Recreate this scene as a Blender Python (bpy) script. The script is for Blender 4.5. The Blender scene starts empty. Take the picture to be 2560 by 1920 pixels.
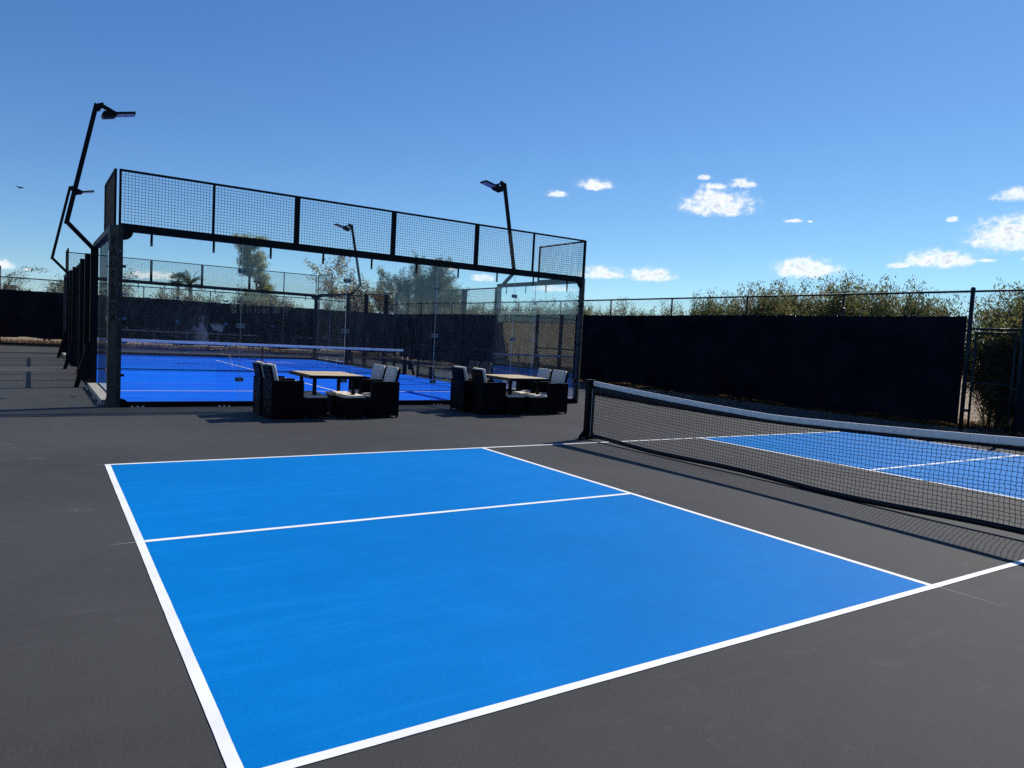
import bpy, bmesh, math, random
import numpy as np
from mathutils import Vector, Matrix, Euler

random.seed(7)
RNG = np.random.default_rng(7)
scene = bpy.context.scene
COL = scene.collection
R = math.radians

# ---------------------------------------------------------------- camera
cam_d = bpy.data.cameras.new('camera')
cam_d.sensor_width = 36.0
cam_d.lens = 1801.33 / 2560 * 36.0
cam_d.clip_start = 0.05
cam_d.clip_end = 4000
cam = bpy.data.objects.new('camera', cam_d)
cam.location = (-7.2505, -5.4470, 1.5346)
cam.rotation_euler = (1.50708, -0.052517, -0.575005)
COL.objects.link(cam)
scene.camera = cam

# ---------------------------------------------------------------- light
SUN_EL = 41.8
SUN_AZ = 73.35          # clockwise from +Y
SUN_DIR = Vector((math.sin(R(SUN_AZ)) * math.cos(R(SUN_EL)), math.cos(R(SUN_AZ)) * math.cos(R(SUN_EL)), math.sin(R(SUN_EL))))
sun_d = bpy.data.lights.new('sun', 'SUN')
sun_d.energy = 4.2
sun_d.angle = R(0.53)
sun_d.color = (1.0, 0.955, 0.89)
sun = bpy.data.objects.new('sun', sun_d)
sun.rotation_euler = SUN_DIR.to_track_quat('Z', 'Y').to_euler()
sun.location = (20, 6, 20)
COL.objects.link(sun)

scene.view_settings.view_transform = 'Standard'
scene.view_settings.look = 'None'
scene.view_settings.gamma = 1.0
scene.view_settings.use_curve_mapping = False
scene.view_settings.exposure = 0.25
scene.cycles.max_bounces = 7
scene.cycles.diffuse_bounces = 3
scene.cycles.glossy_bounces = 4
scene.cycles.transmission_bounces = 4
scene.cycles.transparent_max_bounces = 20
scene.cycles.use_denoising = False
scene.cycles.sample_clamp_indirect = 2.0
scene.cycles.adaptive_threshold = .006
scene.cycles.caustics_reflective = False
scene.cycles.caustics_refractive = False


class NT:
    """tiny node helper"""
    def __init__(self, tree):
        self.t = tree

    def n(self, kind, **kw):
        nd = self.t.nodes.new(kind)
        for k, v in kw.items():
            setattr(nd, k, v)
        return nd

    def link(self, a, b):
        self.t.links.new(a, b)

    def put(self, sock, v):
        if hasattr(v, 'is_linked') or isinstance(v, bpy.types.NodeSocket):
            self.t.links.new(v, sock)
        else:
            sock.default_value = v

    def m(self, op, a, b=0.0, c=0.0, clamp=False):
        nd = self.n('ShaderNodeMath', operation=op)
        nd.use_clamp = clamp
        self.put(nd.inputs[0], a)
        self.put(nd.inputs[1], b)
        self.put(nd.inputs[2], c)
        return nd.outputs[0]

    def smooth(self, x, lo, hi):
        nd = self.n('ShaderNodeMapRange', interpolation_type='SMOOTHSTEP')
        self.put(nd.inputs['Value'], x)
        self.put(nd.inputs['From Min'], lo)
        self.put(nd.inputs['From Max'], hi)
        return nd.outputs[0]

    def mix(self, f, a, b):
        nd = self.n('ShaderNodeMix', data_type='RGBA')
        self.put(nd.inputs['Factor'], f)
        self.put(nd.inputs[6], a)
        self.put(nd.inputs[7], b)
        return nd.outputs[2]

    def noise(self, vec, scale, detail=4.0, rough=0.55, dist=0.0):
        nd = self.n('ShaderNodeTexNoise')
        if vec is not None:
            self.link(vec, nd.inputs['Vector'])
        nd.inputs['Scale'].default_value = scale
        nd.inputs['Detail'].default_value = detail
        nd.inputs['Roughness'].default_value = rough
        nd.inputs['Distortion'].default_value = dist
        return nd.outputs['Fac']


# ---------------------------------------------------------------- sky
world = bpy.data.worlds.new('World')
scene.world = world
world.use_nodes = True
world.cycles.sampling_method = 'MANUAL'
world.cycles.sample_map_resolution = 256
wt = world.node_tree
wt.nodes.clear()
W = NT(wt)
sky = W.n('ShaderNodeTexSky', sky_type='NISHITA')
sky.sun_disc = False
sky.sun_elevation = R(SUN_EL)
sky.sun_rotation = R(SUN_AZ)
sky.altitude = 1500
sky.air_density = 1.0
sky.dust_density = 0.25
sky.ozone_density = 3.0
hs = W.n('ShaderNodeHueSaturation')
hs.inputs['Saturation'].default_value = 1.06
tint = W.n('ShaderNodeMix', data_type='RGBA', blend_type='MULTIPLY')
tint.inputs['Factor'].default_value = 1.0
tint.inputs[7].default_value = (.76, .93, 1.07, 1)
W.link(sky.outputs[0], tint.inputs[6])
sk = W.n('ShaderNodeSeparateColor')
W.link(tint.outputs[2], sk.inputs[0])
sc_ = W.n('ShaderNodeCombineColor')
W.link(sk.outputs[0], sc_.inputs[0])
W.link(sk.outputs[1], sc_.inputs[1])
W.link(W.m('MULTIPLY', W.m('POWER', sk.outputs[2], .78), 1.54), sc_.inputs[2])
W.link(sc_.outputs[0], hs.inputs['Color'])
bg_sky = W.n('ShaderNodeBackground')
W.link(hs.outputs[0], bg_sky.inputs['Color'])
bg_sky.inputs['Strength'].default_value = 0.092
tc = W.n('ShaderNodeTexCoord')
sep = W.n('ShaderNodeSeparateXYZ')
W.link(tc.outputs['Generated'], sep.inputs[0])
az = W.m('MULTIPLY', W.m('ARCTAN2', sep.outputs[0], sep.outputs[1]), 180 / math.pi)
el = W.m('MULTIPLY', W.m('ARCSINE', sep.outputs[2]), 180 / math.pi)
cmb = W.n('ShaderNodeCombineXYZ')
W.link(az, cmb.inputs[0])
W.link(W.m('MULTIPLY', el, 1.25), cmb.inputs[1])
ang = W.n('ShaderNodeCombineXYZ')
W.link(az, ang.inputs[0])
W.link(el, ang.inputs[1])
nA = W.noise(cmb.outputs[0], 1.25, 10.0, 0.64, 0.2)
nB = W.noise(cmb.outputs[0], 1.1, 4.0, 0.5)
# fair-weather clouds low over the horizon: azimuth, elevation, half width, half height (degrees)
CLOUDS = [(35.8, 11.2, 0.85, .36), (38.8, 11.95, 1.45, .60), (48.2, 10.55, 2.9, 1.25), (47.6, 11.2, 1.5, .8), (49.85, 12.15, 1.05, .45),
          (47.75, 12.0, 1.0, .33), (47.1, 12.65, .6, .25), (53.55, 9.55, .75, .17), (54.75, 9.5, .25, .12),
          (39.7, 5.3, 1.9, .65), (43.45, 5.3, 2.05, .75), (54.7, 6.0, 2.4, 1.0), (53.9, 6.7, .9, .3),
          (63.15, 6.7, 2.3, .85), (60.65, 6.4, .75, .3), (65.6, 6.7, 1.0, .16), (67.4, 8.1, 2.9, 1.6),
          (67.8, 10.7, 1.9, .62), (63.7, 9.4, .42, .26), (68.5, 6.8, .7, .35), (-2.3, 2.9, .75, .45), (-.9, 2.8, .32, .1),
          (30.4, 4.5, 1.0, .4), (36.0, 4.0, 1.8, .4), (6.5, 3.0, 1.9, .40), (27.9, 5.1, .35, .2)]
cr = random.Random(3)
for k in range(6):
    CLOUDS.append((80 + k * 44 + cr.uniform(-5, 5), cr.uniform(4.5, 12), cr.uniform(1.2, 3.4), cr.uniform(.4, 1.1)))
cut = None
for (a, e, w, h) in CLOUDS:
    if a > 180:
        a -= 360
    q = W.n('ShaderNodeVectorMath', operation='MULTIPLY_ADD')       # (az, el) -> cloud's own ellipse
    W.link(ang.outputs[0], q.inputs[0])
    q.inputs[1].default_value = (1 / w, 1 / h, 0)
    q.inputs[2].default_value = (-a / w, -e / h, 0)
    r = W.n('ShaderNodeVectorMath', operation='MULTIPLY')            # flat underside
    W.link(q.outputs[0], r.inputs[0])
    r.inputs[1].default_value = (-1, -1.9, 0)
    mxx = W.n('ShaderNodeVectorMath', operation='MAXIMUM')
    W.link(q.outputs[0], mxx.inputs[0])
    W.link(r.outputs[0], mxx.inputs[1])
    ln_ = W.n('ShaderNodeVectorMath', operation='LENGTH')
    W.link(mxx.outputs[0], ln_.inputs[0])
    cut = ln_.outputs['Value'] if cut is None else W.m('MINIMUM', cut, ln_.outputs['Value'])
field = W.m('SUBTRACT', 1.0, W.m('MULTIPLY', W.m('MINIMUM', cut, 1.5), W.m('MINIMUM', cut, 1.5)))
dens = W.m('ADD', W.m('MULTIPLY', field, 1.15), W.m('MULTIPLY', W.m('SUBTRACT', nA, .5), 4.2))
alpha = W.m('MULTIPLY', W.m('ADD', W.m('MULTIPLY', W.smooth(dens, -.1, 1.25), .86), W.m('MULTIPLY', W.smooth(dens, -.9, .6), .14)), W.smooth(field, -1.2, .2))
shade = W.m('MULTIPLY', W.smooth(dens, .8, 1.7), W.smooth(nB, .34, .56))
ccol = W.mix(shade, (.93, .96, 1.0, 1), (.55, .63, .75, 1))
bg_cl = W.n('ShaderNodeBackground')
W.link(ccol, bg_cl.inputs['Color'])
bg_cl.inputs['Strength'].default_value = .92
mixw = W.n('ShaderNodeMixShader')
W.link(alpha, mixw.inputs[0])
W.link(bg_sky.outputs[0], mixw.inputs[1])
W.link(bg_cl.outputs[0], mixw.inputs[2])
wo = W.n('ShaderNodeOutputWorld')
W.link(mixw.outputs[0], wo.inputs[0])


# ---------------------------------------------------------------- materials
def new_mat(name):
    m = bpy.data.materials.new(name)
    m.use_nodes = True
    t = m.node_tree
    b = t.nodes['Principled BSDF']
    return m, NT(t), b


def plain(name, col, rough=.5, spec=.5, metal=0.0, noise=None, bump=None):
    m, N, b = new_mat(name)
    b.inputs['Base Color'].default_value = (*col, 1)
    b.inputs['Roughness'].default_value = rough
    b.inputs['Specular IOR Level'].default_value = spec
    b.inputs['Metallic'].default_value = metal
    t = N.n('ShaderNodeTexCoord')
    if noise:
        sc, amt = noise
        f = N.noise(t.outputs['Object'], sc, 5)
        lo = tuple(c * (1 - amt) for c in col) + (1,)
        hi = tuple(min(1, c * (1 + amt)) for c in col) + (1,)
        N.link(N.mix(N.smooth(f, .3, .7), lo, hi), b.inputs['Base Color'])
    if bump:
        sc, st, d = bump
        f = N.noise(t.outputs['Object'], sc, 3)
        bp = N.n('ShaderNodeBump')
        bp.inputs['Strength'].default_value = st
        bp.inputs['Distance'].default_value = d
        N.link(f, bp.inputs['Height'])
        N.link(bp.outputs[0], b.inputs['Normal'])
    return m


def court_mat(name, col, rough, spec, stain, grain=.25, streak=0.0, sheen=0.0, dust=(1, 1, 1)):
    """acrylic sports coating: sandy grain, roller streaks, dusty scuffs and ball marks"""
    m, N, b = new_mat(name)
    t = N.n('ShaderNodeTexCoord')
    P = t.outputs['Object']

    def sc(k, add=0.0):
        return tuple(min(1, x * k + add * d_) for x, d_ in zip(col, dust)) + (1,)
    big = N.noise(P, .35, 4, .62)
    mid = N.noise(P, 3.1, 4, .66)
    grit = N.noise(P, 75, 3, .75)
    fine = N.noise(P, 260, 2, .7)
    c = N.mix(N.smooth(big, .3, .7), sc(1 - stain * .30), sc(1 + stain * .30))
    c = N.mix(N.m('MULTIPLY', N.smooth(mid, .42, .72), .22 + .2 * stain), c, sc(1.22, .004))
    c = N.mix(N.m('MULTIPLY', N.smooth(grit, .50, .72), grain), c, sc(1.55, .012))
    c = N.mix(N.m('MULTIPLY', N.smooth(grit, .50, .30), grain), c, sc(.62))
    c = N.mix(N.m('MULTIPLY', N.smooth(fine, .45, .75), grain), c, sc(1.6, .008))
    # drawn out pale dust
    mp = N.n('ShaderNodeMapping')
    mp.inputs['Scale'].default_value = (.8, 2.3, 1)
    mp.inputs['Rotation'].default_value = (0, 0, .5)
    N.link(P, mp.inputs['Vector'])
    s1 = N.noise(mp.outputs[0], 2.6, 6, .72, .8)
    s2 = N.noise(P, .8, 3, .5)
    sm = N.m('MULTIPLY', N.smooth(s1, .52, .76), N.smooth(s2, .38, .58))
    c = N.mix(N.m('MULTIPLY', sm, min(1, stain * .55)), c, sc(1.15, .05))
    # footprints and ball marks: small irregular pale smudges, here and there
    vo = N.n('ShaderNodeTexVoronoi', feature='F1')
    wp = N.n('ShaderNodeVectorMath', operation='MULTIPLY_ADD')
    nz = N.n('ShaderNodeTexNoise')
    N.link(P, nz.inputs['Vector'])
    nz.inputs['Scale'].default_value = 5.0
    N.link(nz.outputs['Color'], wp.inputs[0])
    wp.inputs[1].default_value = (.22, .22, 0)
    N.link(P, wp.inputs[2])
    N.link(wp.outputs[0], vo.inputs['Vector'])
    vo.inputs['Scale'].default_value = 2.1
    ring = N.m('SUBTRACT', 1.0, N.smooth(N.m('ABSOLUTE', N.m('SUBTRACT', vo.outputs['Distance'], .10)), .0, .085))
    br = N.noise(P, 16, 4, .7)
    px_ = N.n('ShaderNodeSeparateXYZ')
    N.link(P, px_.inputs[0])
    walk = N.m('ADD', .18, N.m('MULTIPLY', N.m('SUBTRACT', 1.0, N.smooth(px_.outputs[0], -7.6, -5.6)), .82))     # most feet pass left of the baseline
    ring = N.m('MULTIPLY', N.m('MULTIPLY', N.m('MULTIPLY', ring, walk), N.smooth(br, .44, .62)), N.smooth(s2, .34, .48))
    c = N.mix(N.m('MULTIPLY', ring, 1.0 * min(1, .3 + stain)), c, sc(1.2, .06))
    if streak:
        mp2 = N.n('ShaderNodeMapping')
        mp2.inputs['Scale'].default_value = (.55, 7, 1)
        mp2.inputs['Rotation'].default_value = (0, 0, .12)
        N.link(P, mp2.inputs['Vector'])
        s_ = N.noise(mp2.outputs[0], 1.3, 5, .68, .6)
        c = N.mix(N.m('MULTIPLY', N.m('MULTIPLY', N.smooth(s_, .45, .80), N.smooth(big, .35, .62)), streak), c, sc(1.3, .03))
    N.link(c, b.inputs['Base Color'])
    b.inputs['Specular IOR Level'].default_value = spec
    b.inputs['Sheen Weight'].default_value = sheen
    b.inputs['Sheen Roughness'].default_value = .55
    N.link(N.m('ADD', N.m('MULTIPLY', big, .16), rough - .08), b.inputs['Roughness'])
    bp = N.n('ShaderNodeBump')
    bp.inputs['Strength'].default_value = .5
    bp.inputs['Distance'].default_value = .002
    N.link(fine, bp.inputs['Height'])
    N.link(bp.outputs[0], b.inputs['Normal'])
    return m


M = {}
M['grey_court'] = court_mat('grey_acrylic', (.050, .0505, .0470), .70, .065, .60, .46, 0, .025)
M['blue_court'] = court_mat('blue_acrylic', (.0, .165, .480), .62, .035, .24, .26, .5, 0, (.25, 1, 1.2))


def line_mat():
    m, N, b = new_mat('white_line_paint')
    P = N.n('ShaderNodeTexCoord').outputs['Object']
    f = N.noise(P, 2.4, 6, .65)
    g_ = N.noise(P, 60, 4, .75)
    c = N.mix(N.smooth(f, .35, .75), (.88, .88, .85, 1), (.76, .755, .73, 1))
    c = N.mix(N.m('MULTIPLY', N.smooth(g_, .60, .80), .45), c, (.50, .50, .49, 1))
    N.link(c, b.inputs['Base Color'])
    b.inputs['Roughness'].default_value = .65
    b.inputs['Specular IOR Level'].default_value = .2
    return m


M['white_line'] = line_mat()
M['chalk'] = plain('chalk_mark', (.42, .41, .38), .8, .2)
M['dirt'] = plain('desert_dirt', (.30, .225, .15), .95, .1, noise=(1.2, .35), bump=(14, .6, .03))
M['kerb'] = plain('dark_kerb', (.02, .021, .025), .8, .2, noise=(3, .3))
M['black_metal'] = plain('black_powder_coat', (.0048, .0052, .006), .5, .14, noise=(30, .2))
M['post_metal'] = plain('graphite_post', (.036, .036, .034), .5, .2, noise=(6, .25))
M['black_print'] = plain('black_lettering', (.002, .002, .0022), .55, .2)
M['fence_metal'] = plain('fence_pipe', (.012, .022, .026), .5, .22, noise=(5, .3))
M['steel'] = plain('zinc_steel', (.55, .55, .54), .32, .5, 1.0)
M['wire'] = plain('black_wire', (.006, .008, .010), .5, .4)
M['concrete'] = plain('pale_concrete', (.40, .37, .31), .9, .2, noise=(20, .25), bump=(60, .3, .004))
M['net_cord'] = plain('net_cord', (.006, .006, .007), .8, .2)
M['net_band'] = plain('net_vinyl_band', (.006, .0075, .011), .55, .35, noise=(12, .4))
M['net_tape'] = plain('net_tape_white', (.80, .77, .70), .75, .25, noise=(14, .10), bump=(35, .35, .003))


def backlit(mat, amount, col):
    N = NT(mat.node_tree)
    b = mat.node_tree.nodes['Principled BSDF']
    out = [n for n in mat.node_tree.nodes if n.type == 'OUTPUT_MATERIAL'][0]
    tr = N.n('ShaderNodeBsdfTranslucent')
    tr.inputs['Color'].default_value = (*col, 1)
    mx = N.n('ShaderNodeMixShader')
    mx.inputs[0].default_value = amount
    N.link(b.outputs[0], mx.inputs[1])
    N.link(tr.outputs[0], mx.inputs[2])
    N.link(mx.outputs[0], out.inputs['Surface'])


backlit(M['net_tape'], .14, (.8, .8, .78))
M['led'] = plain('led_lens', (.55, .58, .62), .25, .6)
M['cushion'] = plain('cream_cushion', (.70, .635, .53), .9, .15, noise=(40, .06), bump=(160, .25, .002))
M['foot'] = plain('foot_cap', (.06, .06, .06), .5, .4)
M['tan_wall'] = plain('tan_stucco', (.60, .50, .36), .95, .1, noise=(2, .12), bump=(30, .4, .01))
M['bark'] = plain('bark', (.10, .080, .060), .95, .1, noise=(9, .35), bump=(20, .6, .02))
M['stem'] = plain('shrub_stem', (.10, .095, .065), .9, .1, noise=(9, .3))
M['green_bark'] = plain('green_bark', (.105, .115, .055), .9, .1, noise=(9, .3))
M['straw'] = plain('dry_straw', (.36, .25, .12), .95, .1, noise=(4, .5))
M['litter'] = plain('leaf_litter', (.26, .135, .06), .95, .1, noise=(5, .6))
M['bird'] = plain('bird_feather', (.015, .015, .018), .8, .1)
M['white_block'] = plain('white_plaster', (.62, .61, .58), .9, .2, noise=(3, .1))
M['dark_block'] = plain('dark_plaster', (.22, .21, .20), .9, .2, noise=(3, .2))


def leaf_mat(name, col, trans=.45, var=.35):
    m, N, b = new_mat(name)
    t = N.n('ShaderNodeTexCoord')
    f = N.noise(t.outputs['Object'], 2.2, 3)
    lo = tuple(c * (1 - var) for c in col) + (1,)
    hi = tuple(min(1, c * (1 + var)) for c in col) + (1,)
    cc = N.mix(N.smooth(f, .3, .7), lo, hi)
    N.link(cc, b.inputs['Base Color'])
    b.inputs['Roughness'].default_value = .5
    b.inputs['Specular IOR Level'].default_value = .45
    tr = N.n('ShaderNodeBsdfTranslucent')
    N.link(N.mix(.5, cc, (col[0] * 1.5, col[1] * 1.5, col[2] * .7, 1)), tr.inputs['Color'])
    mx = N.n('ShaderNodeMixShader')
    mx.inputs[0].default_value = trans
    N.link(b.outputs[0], mx.inputs[1])
    N.link(tr.outputs[0], mx.inputs[2])
    out = [n for n in m.node_tree.nodes if n.type == 'OUTPUT_MATERIAL'][0]
    N.link(mx.outputs[0], out.inputs['Surface'])
    return m


M['oleander'] = leaf_mat('oleander_leaf', (.145, .155, .068), .58)
M['oleander_dark'] = leaf_mat('oleander_leaf_dark', (.060, .082, .040), .35)
M['oleander_dry'] = leaf_mat('oleander_leaf_dry', (.26, .165, .075), .4)
M['euca'] = leaf_mat('gum_leaf', (.30, .32, .16), .6)
M['euca_dark'] = leaf_mat('gum_leaf_dark', (.16, .185, .09), .5)
M['paloverde'] = leaf_mat('palo_verde_leaf', (.105, .125, .055), .4)
M['sage'] = leaf_mat('sage_leaf', (.14, .16, .11), .4)
M['russet'] = leaf_mat('russet_leaf', (.21, .135, .065), .45)
M['palm'] = leaf_mat('palm_leaf', (.055, .082, .035), .3)


def turf_mat():
    m, N, b = new_mat('blue_turf')
    t = N.n('ShaderNodeTexCoord')
    P = t.outputs['Object']
    mp = N.n('ShaderNodeMapping')
    mp.inputs['Scale'].default_value = (.25, 3.0, 1)
    N.link(P, mp.inputs['Vector'])
    s = N.noise(mp.outputs[0], 1.3, 6, .65, .5)
    f = N.noise(P, 180, 2, .6)
    c = N.mix(N.smooth(s, .35, .75), (.0, .10, .68, 1), (.0, .165, .80, 1))
    sx = N.n('ShaderNodeSeparateXYZ')
    N.link(P, sx.inputs[0])
    # roll seams every 2 m, a hair of sand along each
    fr = N.m('ABSOLUTE', N.m('SUBTRACT', N.m('FRACT', N.m('MULTIPLY', sx.outputs[1], .5)), .5))
    seam = N.m('MULTIPLY', N.m('SUBTRACT', 1.0, N.smooth(fr, .004, .018)), .35)
    c = N.mix(seam, c, (.10, .26, .80, 1))
    c = N.mix(N.m('MULTIPLY', N.smooth(f, .4, .7), .22), c, (.02, .16, .62, 1))
    N.link(c, b.inputs['Base Color'])
    b.inputs['Roughness'].default_value = .85
    b.inputs['Specular IOR Level'].default_value = .05
    bp = N.n('ShaderNodeBump')
    bp.inputs['Strength'].default_value = .5
    bp.inputs['Distance'].default_value = .004
    N.link(f, bp.inputs['Height'])
    N.link(bp.outputs[0], b.inputs['Normal'])
    return m


M['turf'] = turf_mat()


def glass_mat(name, pale_patch=None):
    """thin toughened glass: clear, faintly tinted, Fresnel mirror on both faces, a film of dust"""
    m, N, b = new_mat(name)
    t = m.node_tree
    t.nodes.remove(b)
    tc_ = N.n('ShaderNodeTexCoord')
    P = tc_.outputs['Object']
    tr = N.n('ShaderNodeBsdfTransparent')
    tr.inputs['Color'].default_value = (.962, .985, .985, 1)
    gl = N.n('ShaderNodeBsdfGlossy')
    gl.inputs['Roughness'].default_value = 0.0
    gl.inputs['Color'].default_value = (.9, .96, .98, 1)
    geo = N.n('ShaderNodeNewGeometry')
    fr = N.n('ShaderNodeFresnel')
    fr.inputs['IOR'].default_value = 1.5
    # both faces of the thin sheet mirrored at the one the ray enters: 2R/(1+R)
    two = N.m('DIVIDE', N.m('MULTIPLY', fr.outputs[0], 2.0), N.m('ADD', fr.outputs[0], 1.0))
    entering = N.m('SUBTRACT', 1.0, geo.outputs['Backfacing'])
    mx = N.n('ShaderNodeMixShader')
    N.link(N.m('MULTIPLY', two, entering), mx.inputs[0])
    N.link(tr.outputs[0], mx.inputs[1])
    N.link(gl.outputs[0], mx.inputs[2])
    di = N.n('ShaderNodeBsdfDiffuse')
    di.inputs['Color'].default_value = (.60, .70, .80, 1)
    tl = N.n('ShaderNodeBsdfTranslucent')
    tl.inputs['Color'].default_value = (.60, .70, .80, 1)
    dm = N.n('ShaderNodeMixShader')
    dm.inputs[0].default_value = .45
    N.link(di.outputs[0], dm.inputs[1])
    N.link(tl.outputs[0], dm.inputs[2])
    mp = N.n('ShaderNodeMapping')
    mp.inputs['Scale'].default_value = (2.2, 2.2, .55)
    N.link(P, mp.inputs['Vector'])
    n1 = N.noise(mp.outputs[0], 1.7, 8, .7, 1.2)
    n2 = N.noise(P, .8, 3)
    dust = N.m('ADD', .0045, N.m('MULTIPLY', N.m('MULTIPLY', N.smooth(n1, .42, .78), N.smooth(n2, .3, .7)), .028))
    if pale_patch:
        x0, z0, hw, hh = pale_patch
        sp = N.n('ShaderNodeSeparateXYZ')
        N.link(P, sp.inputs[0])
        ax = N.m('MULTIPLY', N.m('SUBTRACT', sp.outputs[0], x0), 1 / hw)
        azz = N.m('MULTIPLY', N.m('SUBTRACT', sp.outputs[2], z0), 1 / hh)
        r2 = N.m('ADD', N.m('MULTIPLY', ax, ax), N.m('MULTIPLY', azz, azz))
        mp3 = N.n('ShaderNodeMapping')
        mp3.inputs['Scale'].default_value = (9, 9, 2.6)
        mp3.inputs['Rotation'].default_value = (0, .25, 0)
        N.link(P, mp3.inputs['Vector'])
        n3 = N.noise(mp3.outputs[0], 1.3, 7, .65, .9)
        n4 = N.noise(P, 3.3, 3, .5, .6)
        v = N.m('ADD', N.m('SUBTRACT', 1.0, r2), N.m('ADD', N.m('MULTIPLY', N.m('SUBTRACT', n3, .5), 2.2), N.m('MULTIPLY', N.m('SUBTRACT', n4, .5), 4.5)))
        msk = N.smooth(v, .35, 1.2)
        dust = N.m('ADD', dust, N.m('MULTIPLY', msk, .085))  # broken pale patch laid over the dust film
    m2 = N.n('ShaderNodeMixShader')
    N.link(N.m('MULTIPLY', N.m('MULTIPLY', dust, 2.5), entering), m2.inputs[0])
    N.link(mx.outputs[0], m2.inputs[1])
    N.link(dm.outputs[0], m2.inputs[2])
    out = [n for n in t.nodes if n.type == 'OUTPUT_MATERIAL'][0]
    N.link(m2.outputs[0], out.inputs['Surface'])
    return m


M['glass'] = glass_mat('dusty_glass')
M['glass_patch'] = glass_mat('dusty_glass_pale_patch', (1.30, 1.36, .50, .25))
M['glass_edge'] = plain('glass_edge', (.50, .60, .60), .3, .5)
M['clamp'] = plain('clamp_plate', (.22, .26, .28), .35, .5)


def screen_mat():
    """black woven windscreen"""
    m, N, b = new_mat('windscreen_fabric')
    b.inputs['Base Color'].default_value = (.0075, .0095, .0125, 1)
    b.inputs['Roughness'].default_value = .9
    b.inputs['Specular IOR Level'].default_value = 0.0
    t = N.n('ShaderNodeTexCoord')
    f = N.noise(t.outputs['Object'], 1.1, 5, .6)
    N.link(N.mix(N.smooth(f, .3, .75), (.0045, .0068, .0105, 1), (.013, .0165, .021, 1)), b.inputs['Base Color'])
    return m


M['screen'] = screen_mat()


def wicker_mat():
    m, N, b = new_mat('black_wicker')
    b.inputs['Base Color'].default_value = (.004, .004, .005, 1)
    b.inputs['Roughness'].default_value = .55
    b.inputs['Specular IOR Level'].default_value = .08
    t = N.n('ShaderNodeTexCoord')
    sp = N.n('ShaderNodeSeparateXYZ')
    N.link(t.outputs['Object'], sp.inputs[0])
    row = N.m('SINE', N.m('MULTIPLY', sp.outputs[2], 2 * math.pi / .016))
    colx = N.m('SINE', N.m('MULTIPLY', N.m('ADD', sp.outputs[0], sp.outputs[1]), 2 * math.pi / .032))
    h = N.m('MULTIPLY', row, colx)
    bp = N.n('ShaderNodeBump')
    bp.inputs['Strength'].default_value = .45
    bp.inputs['Distance'].default_value = .003
    N.link(h, bp.inputs['Height'])
    N.link(bp.outputs[0], b.inputs['Normal'])
    return m


M['wicker'] = wicker_mat()


def wood_mat():
    m, N, b = new_mat('table_plank')
    t = N.n('ShaderNodeTexCoord')
    mp = N.n('ShaderNodeMapping')
    mp.inputs['Scale'].default_value = (30, 2.2, 30)
    N.link(t.outputs['Object'], mp.inputs['Vector'])
    f = N.noise(mp.outputs[0], 1.0, 5, .6, .6)
    oi = N.n('ShaderNodeObjectInfo')
    c = N.mix(N.smooth(f, .3, .7), (.52, .40, .20, 1), (.68, .54, .30, 1))
    c = N.mix(N.m('MULTIPLY', oi.outputs['Random'], .45), c, (.58, .46, .27, 1))
    N.link(c, b.inputs['Base Color'])
    b.inputs['Roughness'].default_value = .55
    return m


M['plank'] = wood_mat()


def tape_mat():
    m, N, b = new_mat('padel_net_tape')
    t = N.n('ShaderNodeTexCoord')
    sp = N.n('ShaderNodeSeparateXYZ')
    N.link(t.outputs['Object'], sp.inputs[0])
    fx = N.m('FRACT', N.m('MULTIPLY', sp.outputs[0], 1.05))
    dz = N.m('ABSOLUTE', N.m('SUBTRACT', sp.outputs[2], .875))
    f = N.noise(t.outputs['Object'], 55, 2)
    msk = N.m('MULTIPLY', N.m('MULTIPLY', N.m('GREATER_THAN', fx, .45), N.m('LESS_THAN', fx, .56)), N.m('LESS_THAN', dz, .018))
    msk = N.m('MULTIPLY', msk, N.smooth(f, .40, .52))
    N.link(N.mix(N.m('MULTIPLY', msk, .6), (.93, .92, .90, 1), (.12, .13, .16, 1)), b.inputs['Base Color'])
    b.inputs['Roughness'].default_value = .7
    return m


M['padel_tape'] = tape_mat()
backlit(M['padel_tape'], .35, (.9, .88, .86))


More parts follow.
